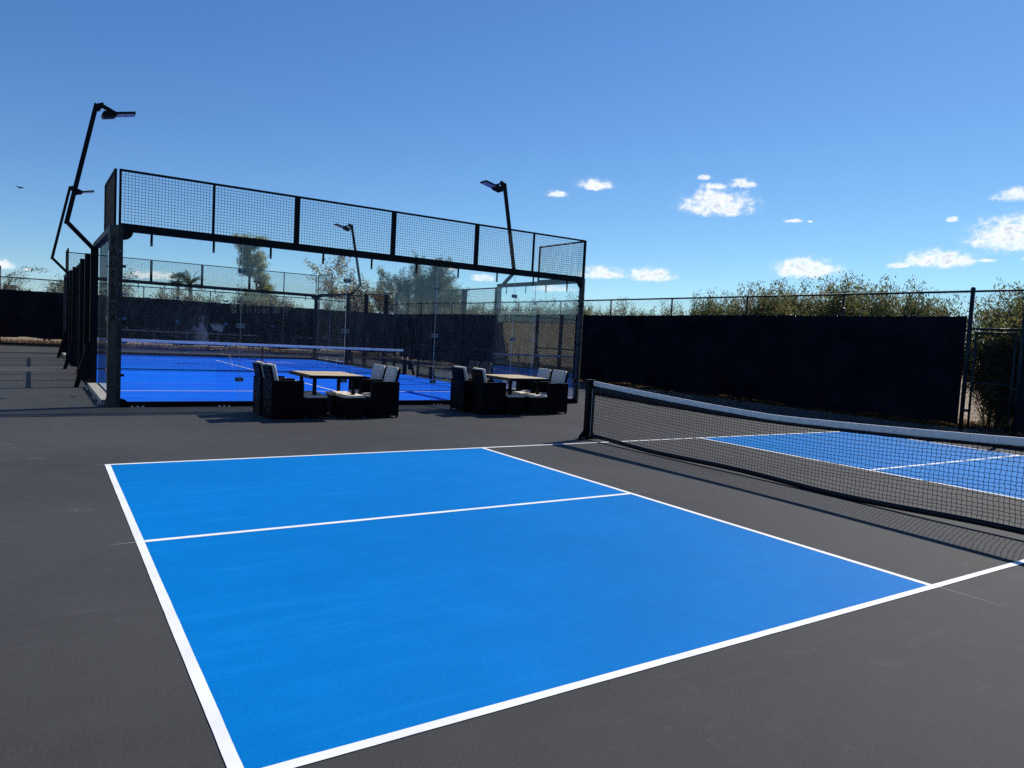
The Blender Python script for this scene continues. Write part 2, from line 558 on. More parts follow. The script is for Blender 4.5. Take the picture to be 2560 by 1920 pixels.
# ---------------------------------------------------------------- mesh helpers
class MB:
    def __init__(self):
        self.v = []
        self.f = []

    def box(self, x0, x1, y0, y1, z0, z1):
        n = len(self.v)
        self.v += [(x0, y0, z0), (x1, y0, z0), (x1, y1, z0), (x0, y1, z0), (x0, y0, z1), (x1, y0, z1), (x1, y1, z1), (x0, y1, z1)]
        self.f += [tuple(n + i for i in q) for q in ((3, 2, 1, 0), (4, 5, 6, 7), (0, 1, 5, 4), (1, 2, 6, 5), (2, 3, 7, 6), (3, 0, 4, 7))]
        return self

    def bar(self, p, q, w, h=None, up=(0, 0, 1)):
        """square bar from p to q; w along side axis, h along up axis"""
        h = w if h is None else h
        p, q = Vector(p), Vector(q)
        d = (q - p).normalized()
        u = Vector(up)
        if abs(d.dot(u)) > .98:
            u = Vector((1, 0, 0))
        s = d.cross(u).normalized()
        u = s.cross(d).normalized()
        n = len(self.v)
        for c in (p, q):
            for a, b in ((-1, -1), (1, -1), (1, 1), (-1, 1)):
                self.v.append(tuple(c + s * (a * w / 2) + u * (b * h / 2)))
        self.f += [tuple(n + i for i in z) for z in ((0, 1, 2, 3), (7, 6, 5, 4), (0, 4, 5, 1), (1, 5, 6, 2), (2, 6, 7, 3), (3, 7, 4, 0))]
        return self

    def tube(self, pts, rad, n=6, caps=True):
        pts = [Vector(p) for p in pts]
        rs = rad if isinstance(rad, (list, tuple)) else [rad] * len(pts)
        base = len(self.v)
        prev = None
        for i, p in enumerate(pts):
            d = (pts[min(i + 1, len(pts) - 1)] - pts[max(i - 1, 0)])
            d = d.normalized() if d.length > 1e-9 else Vector((0, 0, 1))
            if prev is None:
                a = Vector((1, 0, 0)) if abs(d.x) < .9 else Vector((0, 1, 0))
                s = d.cross(a).normalized()
            else:
                s = (prev - d * prev.dot(d)).normalized()
            prev = s
            t = d.cross(s)
            for k in range(n):
                an = 2 * math.pi * k / n
                self.v.append(tuple(p + (s * math.cos(an) + t * math.sin(an)) * rs[i]))
        for i in range(len(pts) - 1):
            for k in range(n):
                a = base + i * n + k
                b = base + i * n + (k + 1) % n
                self.f.append((a, b, b + n, a + n))
        if caps:
            self.f.append(tuple(base + k for k in reversed(range(n))))
            e = base + (len(pts) - 1) * n
            self.f.append(tuple(e + k for k in range(n)))
        return self

    def prism(self, poly, axis, a, b):
        """extrude a 2-D polygon (list of pairs) along axis from a to b; pair order = remaining axes"""
        n = len(self.v)
        k = len(poly)

        def mk(p, w):
            if axis == 'z':
                return (p[0], p[1], w)
            if axis == 'y':
                return (p[0], w, p[1])
            return (w, p[0], p[1])
        for w in (a, b):
            self.v += [mk(p, w) for p in poly]
        self.f.append(tuple(n + i for i in reversed(range(k))))
        self.f.append(tuple(n + k + i for i in range(k)))
        for i in range(k):
            j = (i + 1) % k
            self.f.append((n + i, n + j, n + k + j, n + k + i))
        return self

    def mesh(self, name, mat, smooth=False, bevel=0.0):
        me = bpy.data.meshes.new(name)
        me.from_pydata(self.v, [], self.f)
        bm = bmesh.new()
        bm.from_mesh(me)
        bmesh.ops.recalc_face_normals(bm, faces=bm.faces)
        if bevel:
            bmesh.ops.bevel(bm, geom=list(bm.edges), offset=bevel, segments=2, affect='EDGES', profile=.6)
        bm.to_mesh(me)
        bm.free()
        if smooth:
            me.polygons.foreach_set('use_smooth', [True] * len(me.polygons))
        me.materials.append(M[mat] if isinstance(mat, str) else mat)
        return me

    def obj(self, name, mat, parent=None, smooth=False, bevel=0.0, kind=None):
        o = bpy.data.objects.new(name, self.mesh(name, mat, smooth, bevel))
        COL.objects.link(o)
        if parent is not None:
            o.parent = parent
        if kind:
            o['kind'] = kind
        return o


def place(mesh, name, parent=None, loc=(0, 0, 0), rot=(0, 0, 0), scale=(1, 1, 1)):
    o = bpy.data.objects.new(name, mesh)
    COL.objects.link(o)
    if parent is not None:
        o.parent = parent
    o.location = loc
    o.rotation_euler = rot
    o.scale = scale
    return o


def tag(o, label, cat, group=None):
    o['label'] = label
    o['category'] = cat
    if group:
        o['group'] = group
    return o


def thing(name, label, cat, loc=(0, 0, 0), rz=0.0, group=None):
    o = bpy.data.objects.new(name, None)
    o.empty_display_size = .2
    COL.objects.link(o)
    o.location = loc
    o.rotation_euler = (0, 0, rz)
    return tag(o, label, cat, group)


def copy_tree(o, parent=None):
    c = o.copy()
    COL.objects.link(c)
    c.parent = parent
    for ch in o.children:
        copy_tree(ch, c)
    return c


def sheet(name, x0, x1, y0, y1, z, mat, parent=None, kind=None):
    return flat(name, [(x0, y0), (x1, y0), (x1, y1), (x0, y1)], z, mat, parent, kind)


def flat(name, poly, z, mat, parent=None, kind=None):
    me = bpy.data.meshes.new(name)
    me.from_pydata([(p[0], p[1], z) for p in poly], [], [tuple(range(len(poly)))])
    me.materials.append(M[mat])
    o = bpy.data.objects.new(name, me)
    COL.objects.link(o)
    if parent is not None:
        o.parent = parent
    if kind:
        o['kind'] = kind
    return o


# ================================================================ SETTING
BF = lambda X: 35.0 - .115 * (X + 6.0)      # line of the back fence
sheet('ground', -900, 900, -700, 1200, -.055, 'dirt', kind='structure')
slab = MB().prism([(-19.2, -16), (10.55, -16), (10.55, BF(10.4)), (-19.2, BF(-19.2))], 'z', -.05, 0.0).obj('court_surface', 'grey_court', kind='structure')

# ---- pickleball court paint
L = .0508
XB, XN, YS = 6.7056, 2.1336, 3.048
near = sheet('blue_service_court', -XB, -XN, -YS, YS, .002, 'blue_court', kind='structure')
far = sheet('blue_service_court', XN, XB, -YS, YS, .002, 'blue_court', kind='structure')
lines = bpy.data.objects.new('court_lines', None)
COL.objects.link(lines)
lines['kind'] = 'structure'


def line(x0, x1, y0, y1, parent=lines, z=.0038, mat='white_line'):
    # hand-taped edge: wanders a millimetre or two
    hz = (x1 - x0) > (y1 - y0)
    a0, a1, c0_, c1_ = (x0, x1, y0, y1) if hz else (y0, y1, x0, x1)
    n_ = max(4, int((a1 - a0) / .035))
    lr = random.Random(int((x0 * 7 + y1 * 13) * 100))
    e0, e1 = [], []
    w0 = w1 = 0.0
    for i in range(n_ + 1):
        w0 = w0 * .8 + lr.gauss(0, .0003)
        w1 = w1 * .8 + lr.gauss(0, .0003)
        a = a0 + (a1 - a0) * i / n_
        e0.append((a, c0_ + w0) if hz else (c0_ + w0, a))
        e1.append((a, c1_ + w1) if hz else (c1_ + w1, a))
    me = bpy.data.meshes.new('court_line')
    me.from_pydata([(p[0], p[1], z) for p in e0 + e1], [], [(i, i + 1, n_ + 2 + i, n_ + 1 + i) if hz else (i + 1, i, n_ + 1 + i, n_ + 2 + i) for i in range(n_)])
    me.materials.append(M[mat])
    return place(me, 'court_line', parent)


line(-XB, XB, YS - L, YS)
line(-XB, XB, -YS, -YS + L)
for s in (-1, 1):
    a, b = sorted((s * XB, s * (XB - L)))
    line(a, b, -YS + L, YS - L)
    a, b = sorted((s * XN, s * (XN + L)))
    line(a, b, -YS + L, YS - L)
    a, b = sorted((s * (XB - L), s * (XN + L)))
    line(a, b, -L / 2, L / 2)


def scratch(p, q, w):
    p, q = Vector(p), Vector(q)
    d = (q - p).normalized()
    s = Vector((-d.y, d.x)) * w / 2
    return flat('chalk_mark', [tuple(p + s), tuple(p - s), tuple(q - s * .3), tuple(q + s * .3)], .002, 'chalk', lines)


scratch((-XN - .004, -YS - .002), (-XN + .012, -YS - .42), .006)
scratch((-XB - .002, .004), (-XB - .16, -.005), .008)
scratch((-XN + .002, .006), (-XN + .25, .02), .006)
scratch((-XB - .002, YS - .01), (-XB - .14, YS - .005), .006)

# ---- kerb under the back fence and beside the slab
kb = MB()
kb.prism([(-19.2, BF(-19.2) - .02), (10.2, BF(10.2) - .02), (10.2, BF(10.2) + .12), (-19.2, BF(-19.2) + .12)], 'z', -.05, .12)
kb.obj('kerb', 'kerb', kind='structure')

# ================================================================ PADEL COURT
PA = .0133
PO = Vector((-6.2091, 8.5042, 0))
PW, PD = 10.094, 20.0
ca, sa = math.cos(PA), math.sin(PA)


def pl(u, v, z=0.0):
    return Vector((PO.x + ca * u - sa * v, PO.y + sa * u + ca * v, z))


turf = sheet('padel_turf', 0.0, PW, 0.0, PD, .006, 'turf', kind='structure')
turf.location = (PO.x, PO.y, 0)
turf.rotation_euler = (0, 0, PA)
for (x0, x1, y0, y1) in ((0.02, PW - .02, 3.03, 3.08), (0.02, PW - .02, 16.92, 16.97), (PW / 2 - .025, PW / 2 + .025, 3.08, 16.92)):
    sheet('turf_line', x0, x1, y0, y1, .010, 'white_line', turf)

enc = thing('padel_enclosure', 'black steel padel court cage with glass walls and mesh top', 'padel court', PO, PA)

# --- corner posts (chamfered face carries the lettering)
# cross section of the front left corner; others are mirrored
CP = [(.07, -.045), (0.0, -.045), (-.125, .08), (-.125, .19), (-.03, .19), (-.03, .06), (.07, .06)]


def mirror(poly, mu, mv):
    q = [((PW - a) if mu else a, (PD - b) if mv else b) for a, b in poly]
    return q if mu == mv else q[::-1]


def quarter(n=10, r=.15):
    return [(0, 0)] + [(r * math.cos(t * math.pi / 2 / n), r * math.sin(t * math.pi / 2 / n)) for t in range(n + 1)]


corner_posts = {}
for mu in (0, 1):
    for mv in (0, 1):
        cp = MB().prism(mirror(CP, mu, mv), 'z', 0.0, 3.085).obj('corner_post', 'post_metal', enc)
        corner_posts[(mu, mv)] = cp
        # rounded corner plates, top and bottom, along the end wall and the side wall
        for zz, sg in ((.0, 1), (2.99, -1)):
            g = MB()
            q = quarter()
            us = lambda x: PW - x if mu else x
            vs = lambda y: PD - y if mv else y
            g.prism([(us(.068 + a), zz + sg * b) for a, b in q], 'y', *sorted((vs(-.05), vs(-.02))))
            g.obj('corner_plate', 'black_metal', cp)
            g = MB()
            g.prism([(vs(.18 + a), zz + sg * b) for a, b in q], 'x', *sorted((us(-.13), us(-.095))))
            g.obj('corner_plate', 'black_metal', cp)


def letters(text, cp, z_top, pitch, size, origin, nrm):
    n = Vector(nrm).normalized()
    up = Vector((0, 0, 1))
    r = up.cross(n)
    for i, ch in enumerate(text):
        cu = bpy.data.curves.new('letter_' + ch.lower(), 'FONT')
        cu.body = ch
        cu.size = size
        cu.align_x = 'CENTER'
        cu.extrude = .0015
        cu.offset = .0028
        tmp = bpy.data.objects.new('tmp', cu)
        COL.objects.link(tmp)
        dg = bpy.context.evaluated_depsgraph_get()
        me = bpy.data.meshes.new_from_object(tmp.evaluated_get(dg))
        bpy.data.objects.remove(tmp)
        me.materials.clear()
        me.materials.append(M['black_print'])
        o = bpy.data.objects.new('letter', me)
        COL.objects.link(o)
        o.parent = cp
        o['label'] = 'black letter ' + ch
        pos = Vector(origin) + n * .0025 + up * (z_top - i * pitch)
        o.matrix_local = Matrix(((r.x, up.x, n.x, pos.x), (r.y, up.y, n.y, pos.y), (r.z, up.z, n.z, pos.z), (0, 0, 0, 1)))


letters('PADELBOX', corner_posts[(0, 0)], 2.745, .182, .178, (-.0625, .0175, 0), (-1, -1, 0))
letters('PADELBOX', corner_posts[(1, 0)], 2.745, .182, .178, (PW + .0625, .0175, 0), (1, -1, 0))

# small bolts down the front face of the front posts
bolt_me = MB().tube([(0, 0, 0), (0, -.006, 0)], .008, 6).mesh('bolt', 'steel')
for mu in (0, 1):
    for z in (.35, .95, 1.5, 2.1, 2.65):
        place(bolt_me, 'bolt', corner_posts[(mu, 0)], (PW - .03 if mu else .03, -.045, z))

# --- beams
for vv in (0.0, PD):
    s = -1 if vv == 0 else 1
    y0, y1 = sorted((vv + s * .05, vv - s * .03))
    MB().box(.072, PW - .072, y0, y1, 2.985, 3.085).obj('top_beam', 'black_metal', enc)
    y0, y1 = sorted((vv + s * .05, vv - s * .02))
    MB().box(.072, PW - .072, y0, y1, 0.0, .095).obj('base_beam', 'black_metal', enc)
for uu in (0.0, PW):
    s = -1 if uu == 0 else 1
    for v0, v1 in ((.192, 3.95), (16.05, PD - .192)):
        x0, x1 = sorted((uu + s * .12, uu - s * .01))
        MB().box(x0, x1, v0, v1, 2.985, 3.083).obj('top_beam', 'black_metal', enc)
        x0, x1 = sorted((uu + s * .02, uu - s * .02))
        MB().box(x0, x1, v0, v1, 0.0, .10).obj('base_beam', 'black_metal', enc)
        x0, x1 = sorted((uu + s * .022, uu + s * .19))
        MB().box(x0, x1, v0 + .12, v1 - .02, 0.0, .098).obj('base_ledge', 'concrete', enc)
    for v0, v1 in ((4.05, 9.0), (11.0, 15.95)):
        x0, x1 = sorted((uu + s * .07, uu + s * .01))
        MB().box(x0, x1, v0, v1, .03, .08).obj('base_beam', 'black_metal', enc)

# --- glass
GT = .012


def bracket_mesh(ax):
    b = MB()
    if ax == 'v':
        b.box(-.02, .02, -.006, 0, -.20, 0)
    else:
        b.box(-.006, 0, -.02, .02, -.20, 0)
    return b.mesh('glass_bracket', 'black_metal')


br_v, br_u = bracket_mesh('v'), bracket_mesh('u')
clamp_v = MB().box(-.075, .075, -.004, .0, -.04, .04).mesh('clamp_plate', 'clamp')
clamp_u = MB().box(-.004, .0, -.075, .075, -.04, .04).mesh('clamp_plate', 'clamp')
knob = MB().tube([(0, .004, 0), (0, -.012, 0)], .014, 8).mesh('clamp_bolt', 'black_metal')
knob_u = MB().tube([(.004, 0, 0), (-.012, 0, 0)], .014, 8).mesh('clamp_bolt', 'black_metal')

for vv in (0.0, PD):
    s = 1 if vv == 0 else -1
    for k in range(5):
        x0, x1 = max(.075, k * PW / 5) + .004, min(PW - .075, (k + 1) * PW / 5) - .004
        y0, y1 = sorted((vv, vv + s * GT))
        pane = MB().box(x0, x1, y0, y1, .098, 2.98).obj('glass_pane', 'glass_patch' if (vv == 0 and k == 0) else 'glass', enc)
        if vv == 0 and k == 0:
            pane['label'] = 'glass pane with a pale uneven patch'
        # ground glass edges along the seam catch the light
        if k < 4 and vv == 0:
            MB().box(x1 + .0005, x1 + .0035, y0, y1, .098, 2.98).obj('glass_edge', 'glass_edge', pane)
        for f in (.25, .75):
            xx = k * PW / 5 + f * PW / 5
            b = place(br_v, 'glass_bracket', pane, (xx, vv - s * .002 + (0 if s > 0 else .006), 2.983))
            place(bolt_me, 'bolt', b, (0, -.006, -.165))
        if k < 4:
            xs = (k + 1) * PW / 5
            for z in (.5, 1.5, 2.5):
                c = place(clamp_v, 'clamp_plate', pane, (xs, (vv - .001) if s > 0 else (vv + .005), z))
                for dx in (-.042, .042):
                    place(knob, 'clamp_bolt', c, (dx, -.005, 0))
        # rubber-headed stops against the posts
for mu in (0, 1):
    for z in (.55, 1.45, 2.4):
        b = MB().box(0, .05, -.03, .0, -.022, .022).mesh('glass_stop', 'black_metal')
        place(b, 'glass_stop', corner_posts[(mu, 0)], (PW - .12 if mu else .07, -.004, z))
for uu in (0.0, PW):
    s = 1 if uu == 0 else -1
    for v0, v1 in ((.195, 2.0), (2.0, 3.94), (16.06, 18.0), (18.0, PD - .195)):
        x0, x1 = sorted((uu, uu + s * GT))
        pane = MB().box(x0, x1, v0 + .004, v1 - .004, .102, 2.98).obj('glass_pane', 'glass', enc)
        for f in (.25, .75):
            b = place(br_u, 'glass_bracket', pane, ((uu - .002) if s > 0 else (uu + .008), v0 + f * (v1 - v0), 2.983))
        if v0 in (.195, 16.06):
            for z in (.5, 1.5, 2.5):
                c = place(clamp_u, 'clamp_plate', pane, ((uu - .001) if s > 0 else (uu + .005), v1, z))
                for dy in (-.042, .042):
                    place(knob_u, 'clamp_bolt', c, (-.005, dy, 0))
            MB().box(x0, x1, v1 - .0035, v1 + .0035, .102, 2.98).obj('glass_edge', 'glass_edge', pane)


# --- welded mesh panels
def wires(mb, axis, fixed, a0, a1, z0, z1, pitch=.052, r=.0031):
    """square welded mesh in a vertical plane; axis 'u' spans along u at v=fixed, 'v' spans along v at u=fixed"""
    def P(t, z, off):
        return (t, fixed + off, z) if axis == 'u' else (fixed + off, t, z)
    up = (0, 0, 1)
    n = max(1, round((a1 - a0) / pitch))
    for i in range(1, n):
        t = a0 + (a1 - a0) * i / n
        mb.tube([P(t, z0, r), P(t, z1, r)], r, 4, caps=False)
    m_ = max(1, round((z1 - z0) / pitch))
    for i in range(1, m_):
        z = z0 + (z1 - z0) * i / m_
        mb.tube([P(a0, z, -r), P(a1, z, -r)], r, 4, caps=False)


def mesh_panel(axis, fixed, a0, a1, z0, z1, ft=.036, rails=(), lw=None, rw=None):
    lw = ft if lw is None else lw
    rw = ft if rw is None else rw
    fr = MB()

    def bx(t0, t1, za, zb, d=.02):
        if axis == 'u':
            fr.box(t0, t1, fixed - d, fixed + d, za, zb)
        else:
            fr.box(fixed - d, fixed + d, t0, t1, za, zb)
    bx(a0, a1, z1 - ft, z1)
    bx(a0, a1, z0, z0 + ft)
    bx(a0, a0 + lw, z0 + ft, z1 - ft, .019)
    bx(a1 - rw, a1, z0 + ft, z1 - ft, .019)
    for zr in rails:
        bx(a0 + lw, a1 - rw, zr - .03, zr + .03, .018)
    p = fr.obj('mesh_panel', 'black_metal', enc)
    w = MB()
    zs = [z0 + ft] + [x for zr in rails for x in (zr - .03, zr + .03)] + [z1 - ft]
    for i in range(0, len(zs), 2):
        wires(w, axis, fixed, a0 + lw, a1 - rw, zs[i], zs[i + 1])
    w.obj('wire_mesh', 'wire', p)
    return p


for vv in (0.0, PD):
    f = vv + (.01 if vv == 0 else -.01)
    us = [(0.0, 1.5), (1.5, 3.0), (3.0, 5.0), (5.0, 7.0), (7.0, 8.55), (8.55, PW)]
    for k, (u0, u1) in enumerate(us):
        thick = {0: (.036, .020), 1: (.020, .05), 2: (.05, .05), 3: (.05, .05), 4: (.05, .020), 5: (.020, .036)}[k]
        mesh_panel('u', f, u0 + .001, u1 - .001, 3.088, 4.02, lw=thick[0], rw=thick[1])
for uu in (0.0, PW):
    f = uu + (-.05 if uu == 0 else .05)
    for v0, v1 in ((.045, 2.0), (18.0, PD - .045)):
        mesh_panel('v', f, v0, v1, 3.088, 4.02)
    for v0, v1, z0 in ((4.06, 5.96, .09), (6.04, 7.96, .09), (8.04, 8.98, .09), (9.02, 9.97, 2.05), (10.03, 10.98, 2.05), (11.02, 11.96, .09), (12.04, 13.96, .09), (14.04, 15.94, .09)):
        mesh_panel('v', uu + (-.04 if uu == 0 else .04), v0, v1, z0, 2.99, rails=((1.12,) if z0 < 1 else ()))

# --- side posts, braces and base feet
foot_me = MB().prism([(.13 * math.cos(t * math.pi / 12), .13 * math.sin(t * math.pi / 12)) for t in range(13)], 'x', -.02, .02).mesh('foot_plate', 'black_metal')
for uu in (0.0, PW):
    s = -1 if uu == 0 else 1
    for v in (4.0, 6.0, 8.0, 9.0, 10.0, 11.0, 12.0, 14.0, 16.0):
        thin = v in (9.0, 10.0, 11.0)
        d, w = (.10, .018) if thin else (.16, .05)
        x0, x1 = sorted((uu + s * .015, uu + s * d))
        p = MB().box(x0, x1, v - w, v + w, 0, 3.0).obj('side_post', 'black_metal', enc)
        if v in (4.0, 10.0, 16.0):
            br = MB()
            poly = [(-.44, 0), (-.35, 0), (-.29, .19), (-.162, .19), (-.162, .95), (-.215, .95)]
            br.prism([(uu + (a if s < 0 else -a), z) for a, z in poly], 'y', v - .022, v + .022)
            br.obj('brace', 'black_metal', p)
        elif not thin:
            place(foot_me, 'foot_plate', p, (uu + s * .18, v, 0))
# --- anchor plates with nuts along the foot of the near wall and the near side wall
anchor = MB().box(-.12, .12, -.035, .035, 0, .008)
for dx in (-.085, 0, .085):
    anchor.tube([(dx, 0, .008), (dx, 0, .032)], .015, 6)
anchor_me = anchor.mesh('anchor_plate', 'steel')
for u in (.33, 1.75, 3.9, 6.15, 8.05, 9.6):
    place(anchor_me, 'anchor_plate', enc, (u, -.09, 0))
anc2 = MB().box(-.06, .06, -.012, .012, 0, .012).tube([(.03, 0, .012), (.03, 0, .05)], .012, 6).mesh('anchor_plate', 'steel')
for v in (.42, 1.25, 1.55, 3.2, 3.7):
    place(anc2, 'anchor_plate', enc, (-.26, v, 0))
    place(anc2, 'anchor_plate', enc, (PW + .26, v, 0), (0, 0, math.pi))


# --- floodlight masts, one each side at a quarter and three quarters of the length
def floodlight_mast(u, v, side, label, tx=-.095):
    """local +x points into the court"""
    t = thing('floodlight_mast', label, 'floodlight', pl(u, v), PA + (0 if side < 0 else math.pi), 'floodlight masts on the padel cage')
    MB().bar((-.05, 0, 2.90), (-.60, 0, 3.47), .075, .085).obj('lower_arm', 'black_metal', t)
    MB().bar((-.612, 0, 3.425), (tx, 0, 6.0), .078, .088, (1, 0, 0)).obj('pole', 'black_metal', t)
    MB().prism([(-.155, 5.86), (-.04, 5.86), (.03, 5.98), (.03, 6.05), (-.145, 5.975)], 'y', -.05, .05).obj('pole_cap', 'black_metal', t)
    br = MB()
    for y in (-.075, .075):
        br.bar((.0, y, 5.985), (.30, y, 5.855), .012, .05)
    br.bar((.0, -.08, 5.985), (.0, .08, 5.985), .03)
    br.obj('bracket', 'black_metal', t)
    h = MB()
    # driver housing with fins at the back, thin LED panel in front
    c, s_ = math.cos(R(13)), math.sin(R(13))

    def H(x, z):
        return (.02 + c * x - s_ * z, 5.76 + s_ * x + c * z)
    h.prism([H(0, -.035), H(.22, -.03), H(.26, .0), H(.26, .06), H(.0, .06), H(-.02, .02)], 'y', -.12, .12)
    h.prism([H(.24, .015), H(.63, .015), H(.63, .058), H(.24, .058)], 'y', -.165, .165)
    for k in range(5):
        y = -.1 + k * .05
        h.prism([H(.02, .06), H(.20, .06), H(.18, .095), H(.03, .095)], 'y', y - .004, y + .004)
    head = h.obj('lamp_head', 'black_metal', t)
    for x0, x1 in ((.275, .435), (.445, .605)):
        l = MB()
        l.prism([H(x0, .009), H(x1, .009), H(x1, .0148), H(x0, .0148)], 'y', -.14, .14)
        l.obj('led_panel', 'led', head)
    return t


floodlight_mast(0, 4, -1, 'tall cranked floodlight mast on the near left side of the padel cage')
floodlight_mast(0, 16, -1, 'cranked floodlight mast on the far left side, behind the tallest one')
floodlight_mast(PW, 4, 1, 'cranked floodlight mast on the near right side, rising above the mesh top')
floodlight_mast(PW, 16, 1, 'cranked floodlight mast on the far right side, seen through the mesh')


# --- padel net
def grid_net(mb, fn, n, m, r, sides=4):
    """fn(i,j)->point; tubes along both directions"""
    for i in range(n + 1):
        mb.tube([fn(i, j) for j in range(m + 1)], r, sides, caps=False)
    for j in range(m + 1):
        mb.tube([fn(i, j) for i in range(n + 1)], r, sides, caps=False)


pn = thing('padel_net', 'long padel net with white tape across the blue turf', 'net', pl(0, 10), PA)
MB().box(.04, PW - .02, -.012, .012, .838, .92).obj('tape', 'padel_tape', pn)
for x in (.02, PW - .02):
    MB().box(x - .03, x + .03, -.03, .03, 0, .915).obj('net_post', 'black_metal', pn)
g = MB()
for i in range(int((PW - .1) / .045)):
    x = .05 + i * .045
    g.tube([(x, 0, .03), (x, 0, .838)], .0027, 4, caps=False)
for j in range(18):
    z = .04 + j * .045
    g.tube([(.05, .002, z), (PW - .05, .002, z)], .0027, 4, caps=False)
g.obj('mesh', 'net_cord', pn)
MB().box(.05, PW - .05, -.006, .006, .015, .05).obj('hem', 'net_band', pn)
MB().box(PW / 2 - .025, PW / 2 + .025, -.014, .014, .008, .84).obj('centre_strap', 'net_band', pn)

# ================================================================ PICKLEBALL NET
net = thing('pickleball_net', 'black mesh net with pale grey tape between square posts', 'net', (0, 0, 0))
YP = 3.40


def top_z(y):
    t = abs(y) / 3.3
    return .795 + .137 * t ** 1.35


def bot_z(y):
    return .045 + .022 * math.sin(y * 2.1 + .6) * .6 - .012 * math.cos(y * 1.1)


def band_h(y):       # depth of the dark vinyl under the tape, deeper towards the posts
    t = max(0.0, y) / 3.3
    return .036 + .115 * t ** 1.1


for s in (1, -1):
    p = MB().box(-.05, .05, s * YP - .05, s * YP + .05, 0, .94).obj('net_post', 'black_metal', net, bevel=.006)
    MB().box(-.058, .058, s * YP - .058, s * YP + .058, .941, .948).obj('post_cap', 'post_metal', p)
    g1 = MB().prism([(-.05, .0), (-.165, 0.0), (-.155, .05), (-.052, .165)], 'y', s * YP - .018, s * YP + .018)
    g1.obj('gusset', 'black_metal', p)
    MB().prism([(.05, .0), (.165, 0.0), (.155, .05), (.052, .165)], 'y', s * YP - .018, s * YP + .018).obj('gusset', 'black_metal', p)
    MB().box(-.19, .19, s * YP - .06, s * YP + .06, 0.0, .008).obj('base_plate', 'black_metal', p)
    for dx in (-.13, -.09, .09, .13):
        MB().tube([(dx, s * YP - .04, .008), (dx, s * YP - .04, .03)], .011, 6).obj('bolt', 'steel', p)
    MB().tube([(-.012, s * (YP - .085), .05), (-.012, s * (YP - .083), .3), (-.012, s * (YP - .086), .6), (-.012, s * (YP - .08), .80)], .0035, 5).obj('lacing_cord', 'net_tape', p)

ys = [-3.30 + 6.60 * i / 110 for i in range(111)]
tape = MB()
rr = random.Random(5)
prev = None
for i, y in enumerate(ys):
    z = top_z(y) + rr.uniform(-.0012, .0012)
    th = .009 + rr.uniform(-.001, .001)
    hgt = .066 + .012 * (abs(y) / 3.3) + rr.uniform(-.0015, .0015)
    ring = [(-th, y, z - hgt), (-th - .002, y, z - hgt * .5), (-th * .6, y, z - .006), (0, y, z), (th * .6, y, z - .006), (th, y, z - hgt * .5), (th, y, z - hgt)]
    n0 = len(tape.v)
    tape.v += ring
    if i:
        for k in range(6):
            tape.f.append((n0 - 7 + k, n0 - 6 + k, n0 + 1 + k, n0 + k))
tape.obj('tape', 'net_tape', net, smooth=True)
band = MB()
for i, y in enumerate(ys):
    z1 = top_z(y) - .060
    z0 = z1 - .012 - band_h(y) + rr.uniform(-.002, .002)
    off = .004 * math.sin(y * 5)
    n0 = len(band.v)
    band.v += [(-.004 + off, y, z0), (-.004, y, z1), (.004, y, z1), (.004 + off, y, z0)]
    if i:
        for k in range(4):
            k2 = (k + 1) % 4
            band.f.append((n0 - 4 + k, n0 - 4 + k2, n0 + k2, n0 + k))
band.obj('vinyl_band', 'net_band', net, smooth=True)
hem = MB()
for i, y in enumerate(ys):
    z0 = bot_z(y) - .028
    z1 = bot_z(y) + .032
    off = -.01 + .018 * math.sin(y * 1.9 + 1.0)
    n0 = len(hem.v)
    hem.v += [(-.006 + off, y, z0), (-.007 + off, y, z1), (.007 + off, y, z1), (.006 + off, y, z0)]
    if i:
        for k in range(4):
            k2 = (k + 1) % 4
            hem.f.append((n0 - 4 + k, n0 - 4 + k2, n0 + k2, n0 + k))
hem.obj('bottom_hem', 'net_band', net, smooth=True)
for s in (1, -1):
    MB().box(-.006, .006, s * 3.30 - .028, s * 3.30 + .028, .05, .88).obj('side_hem', 'net_band', net)
nm = MB()
NI, NJ = 148, 18
jit = RNG.normal(0, 1, (NI + 1, NJ + 1, 2))


def netp(i, j):
    y = -3.29 + 6.58 * i / NI
    t = j / NJ
    z1 = top_z(y) - .06
    z0 = bot_z(y) + .02
    # knots pull alternate rows sideways, the whole net sways and slackens near the ground
    dy = .0042 * (1 if (j + (i // 40)) % 2 else -1) + .0022 * jit[i, j, 0] + .012 * math.sin(y * 1.7) * math.sin(t * 3.1) + .010 * (1 - t) ** 3 * math.sin(y * 3.1)
    dz = .0018 * jit[i, j, 1] + .006 * math.sin(y * 2.3 + j)
    dx = .018 * math.sin(t * math.pi) * math.sin(y * .9 + .4)
    if t in (0, 1):
        dz = dy = 0
    return (dx, y + dy, z0 + (z1 - z0) * t + dz)


grid_net(nm, netp, NI, NJ, .0025)
nm.obj('mesh', 'net_cord', net)
for k, (y, z) in enumerate(((3.26, .90), (3.20, .885))):
    MB().tube([(-.014, y, z), (-.016, y - .03, z - .006), (-.013, y - .05, z + .004)], .002, 4).obj('cable_tie', 'net_band', net)


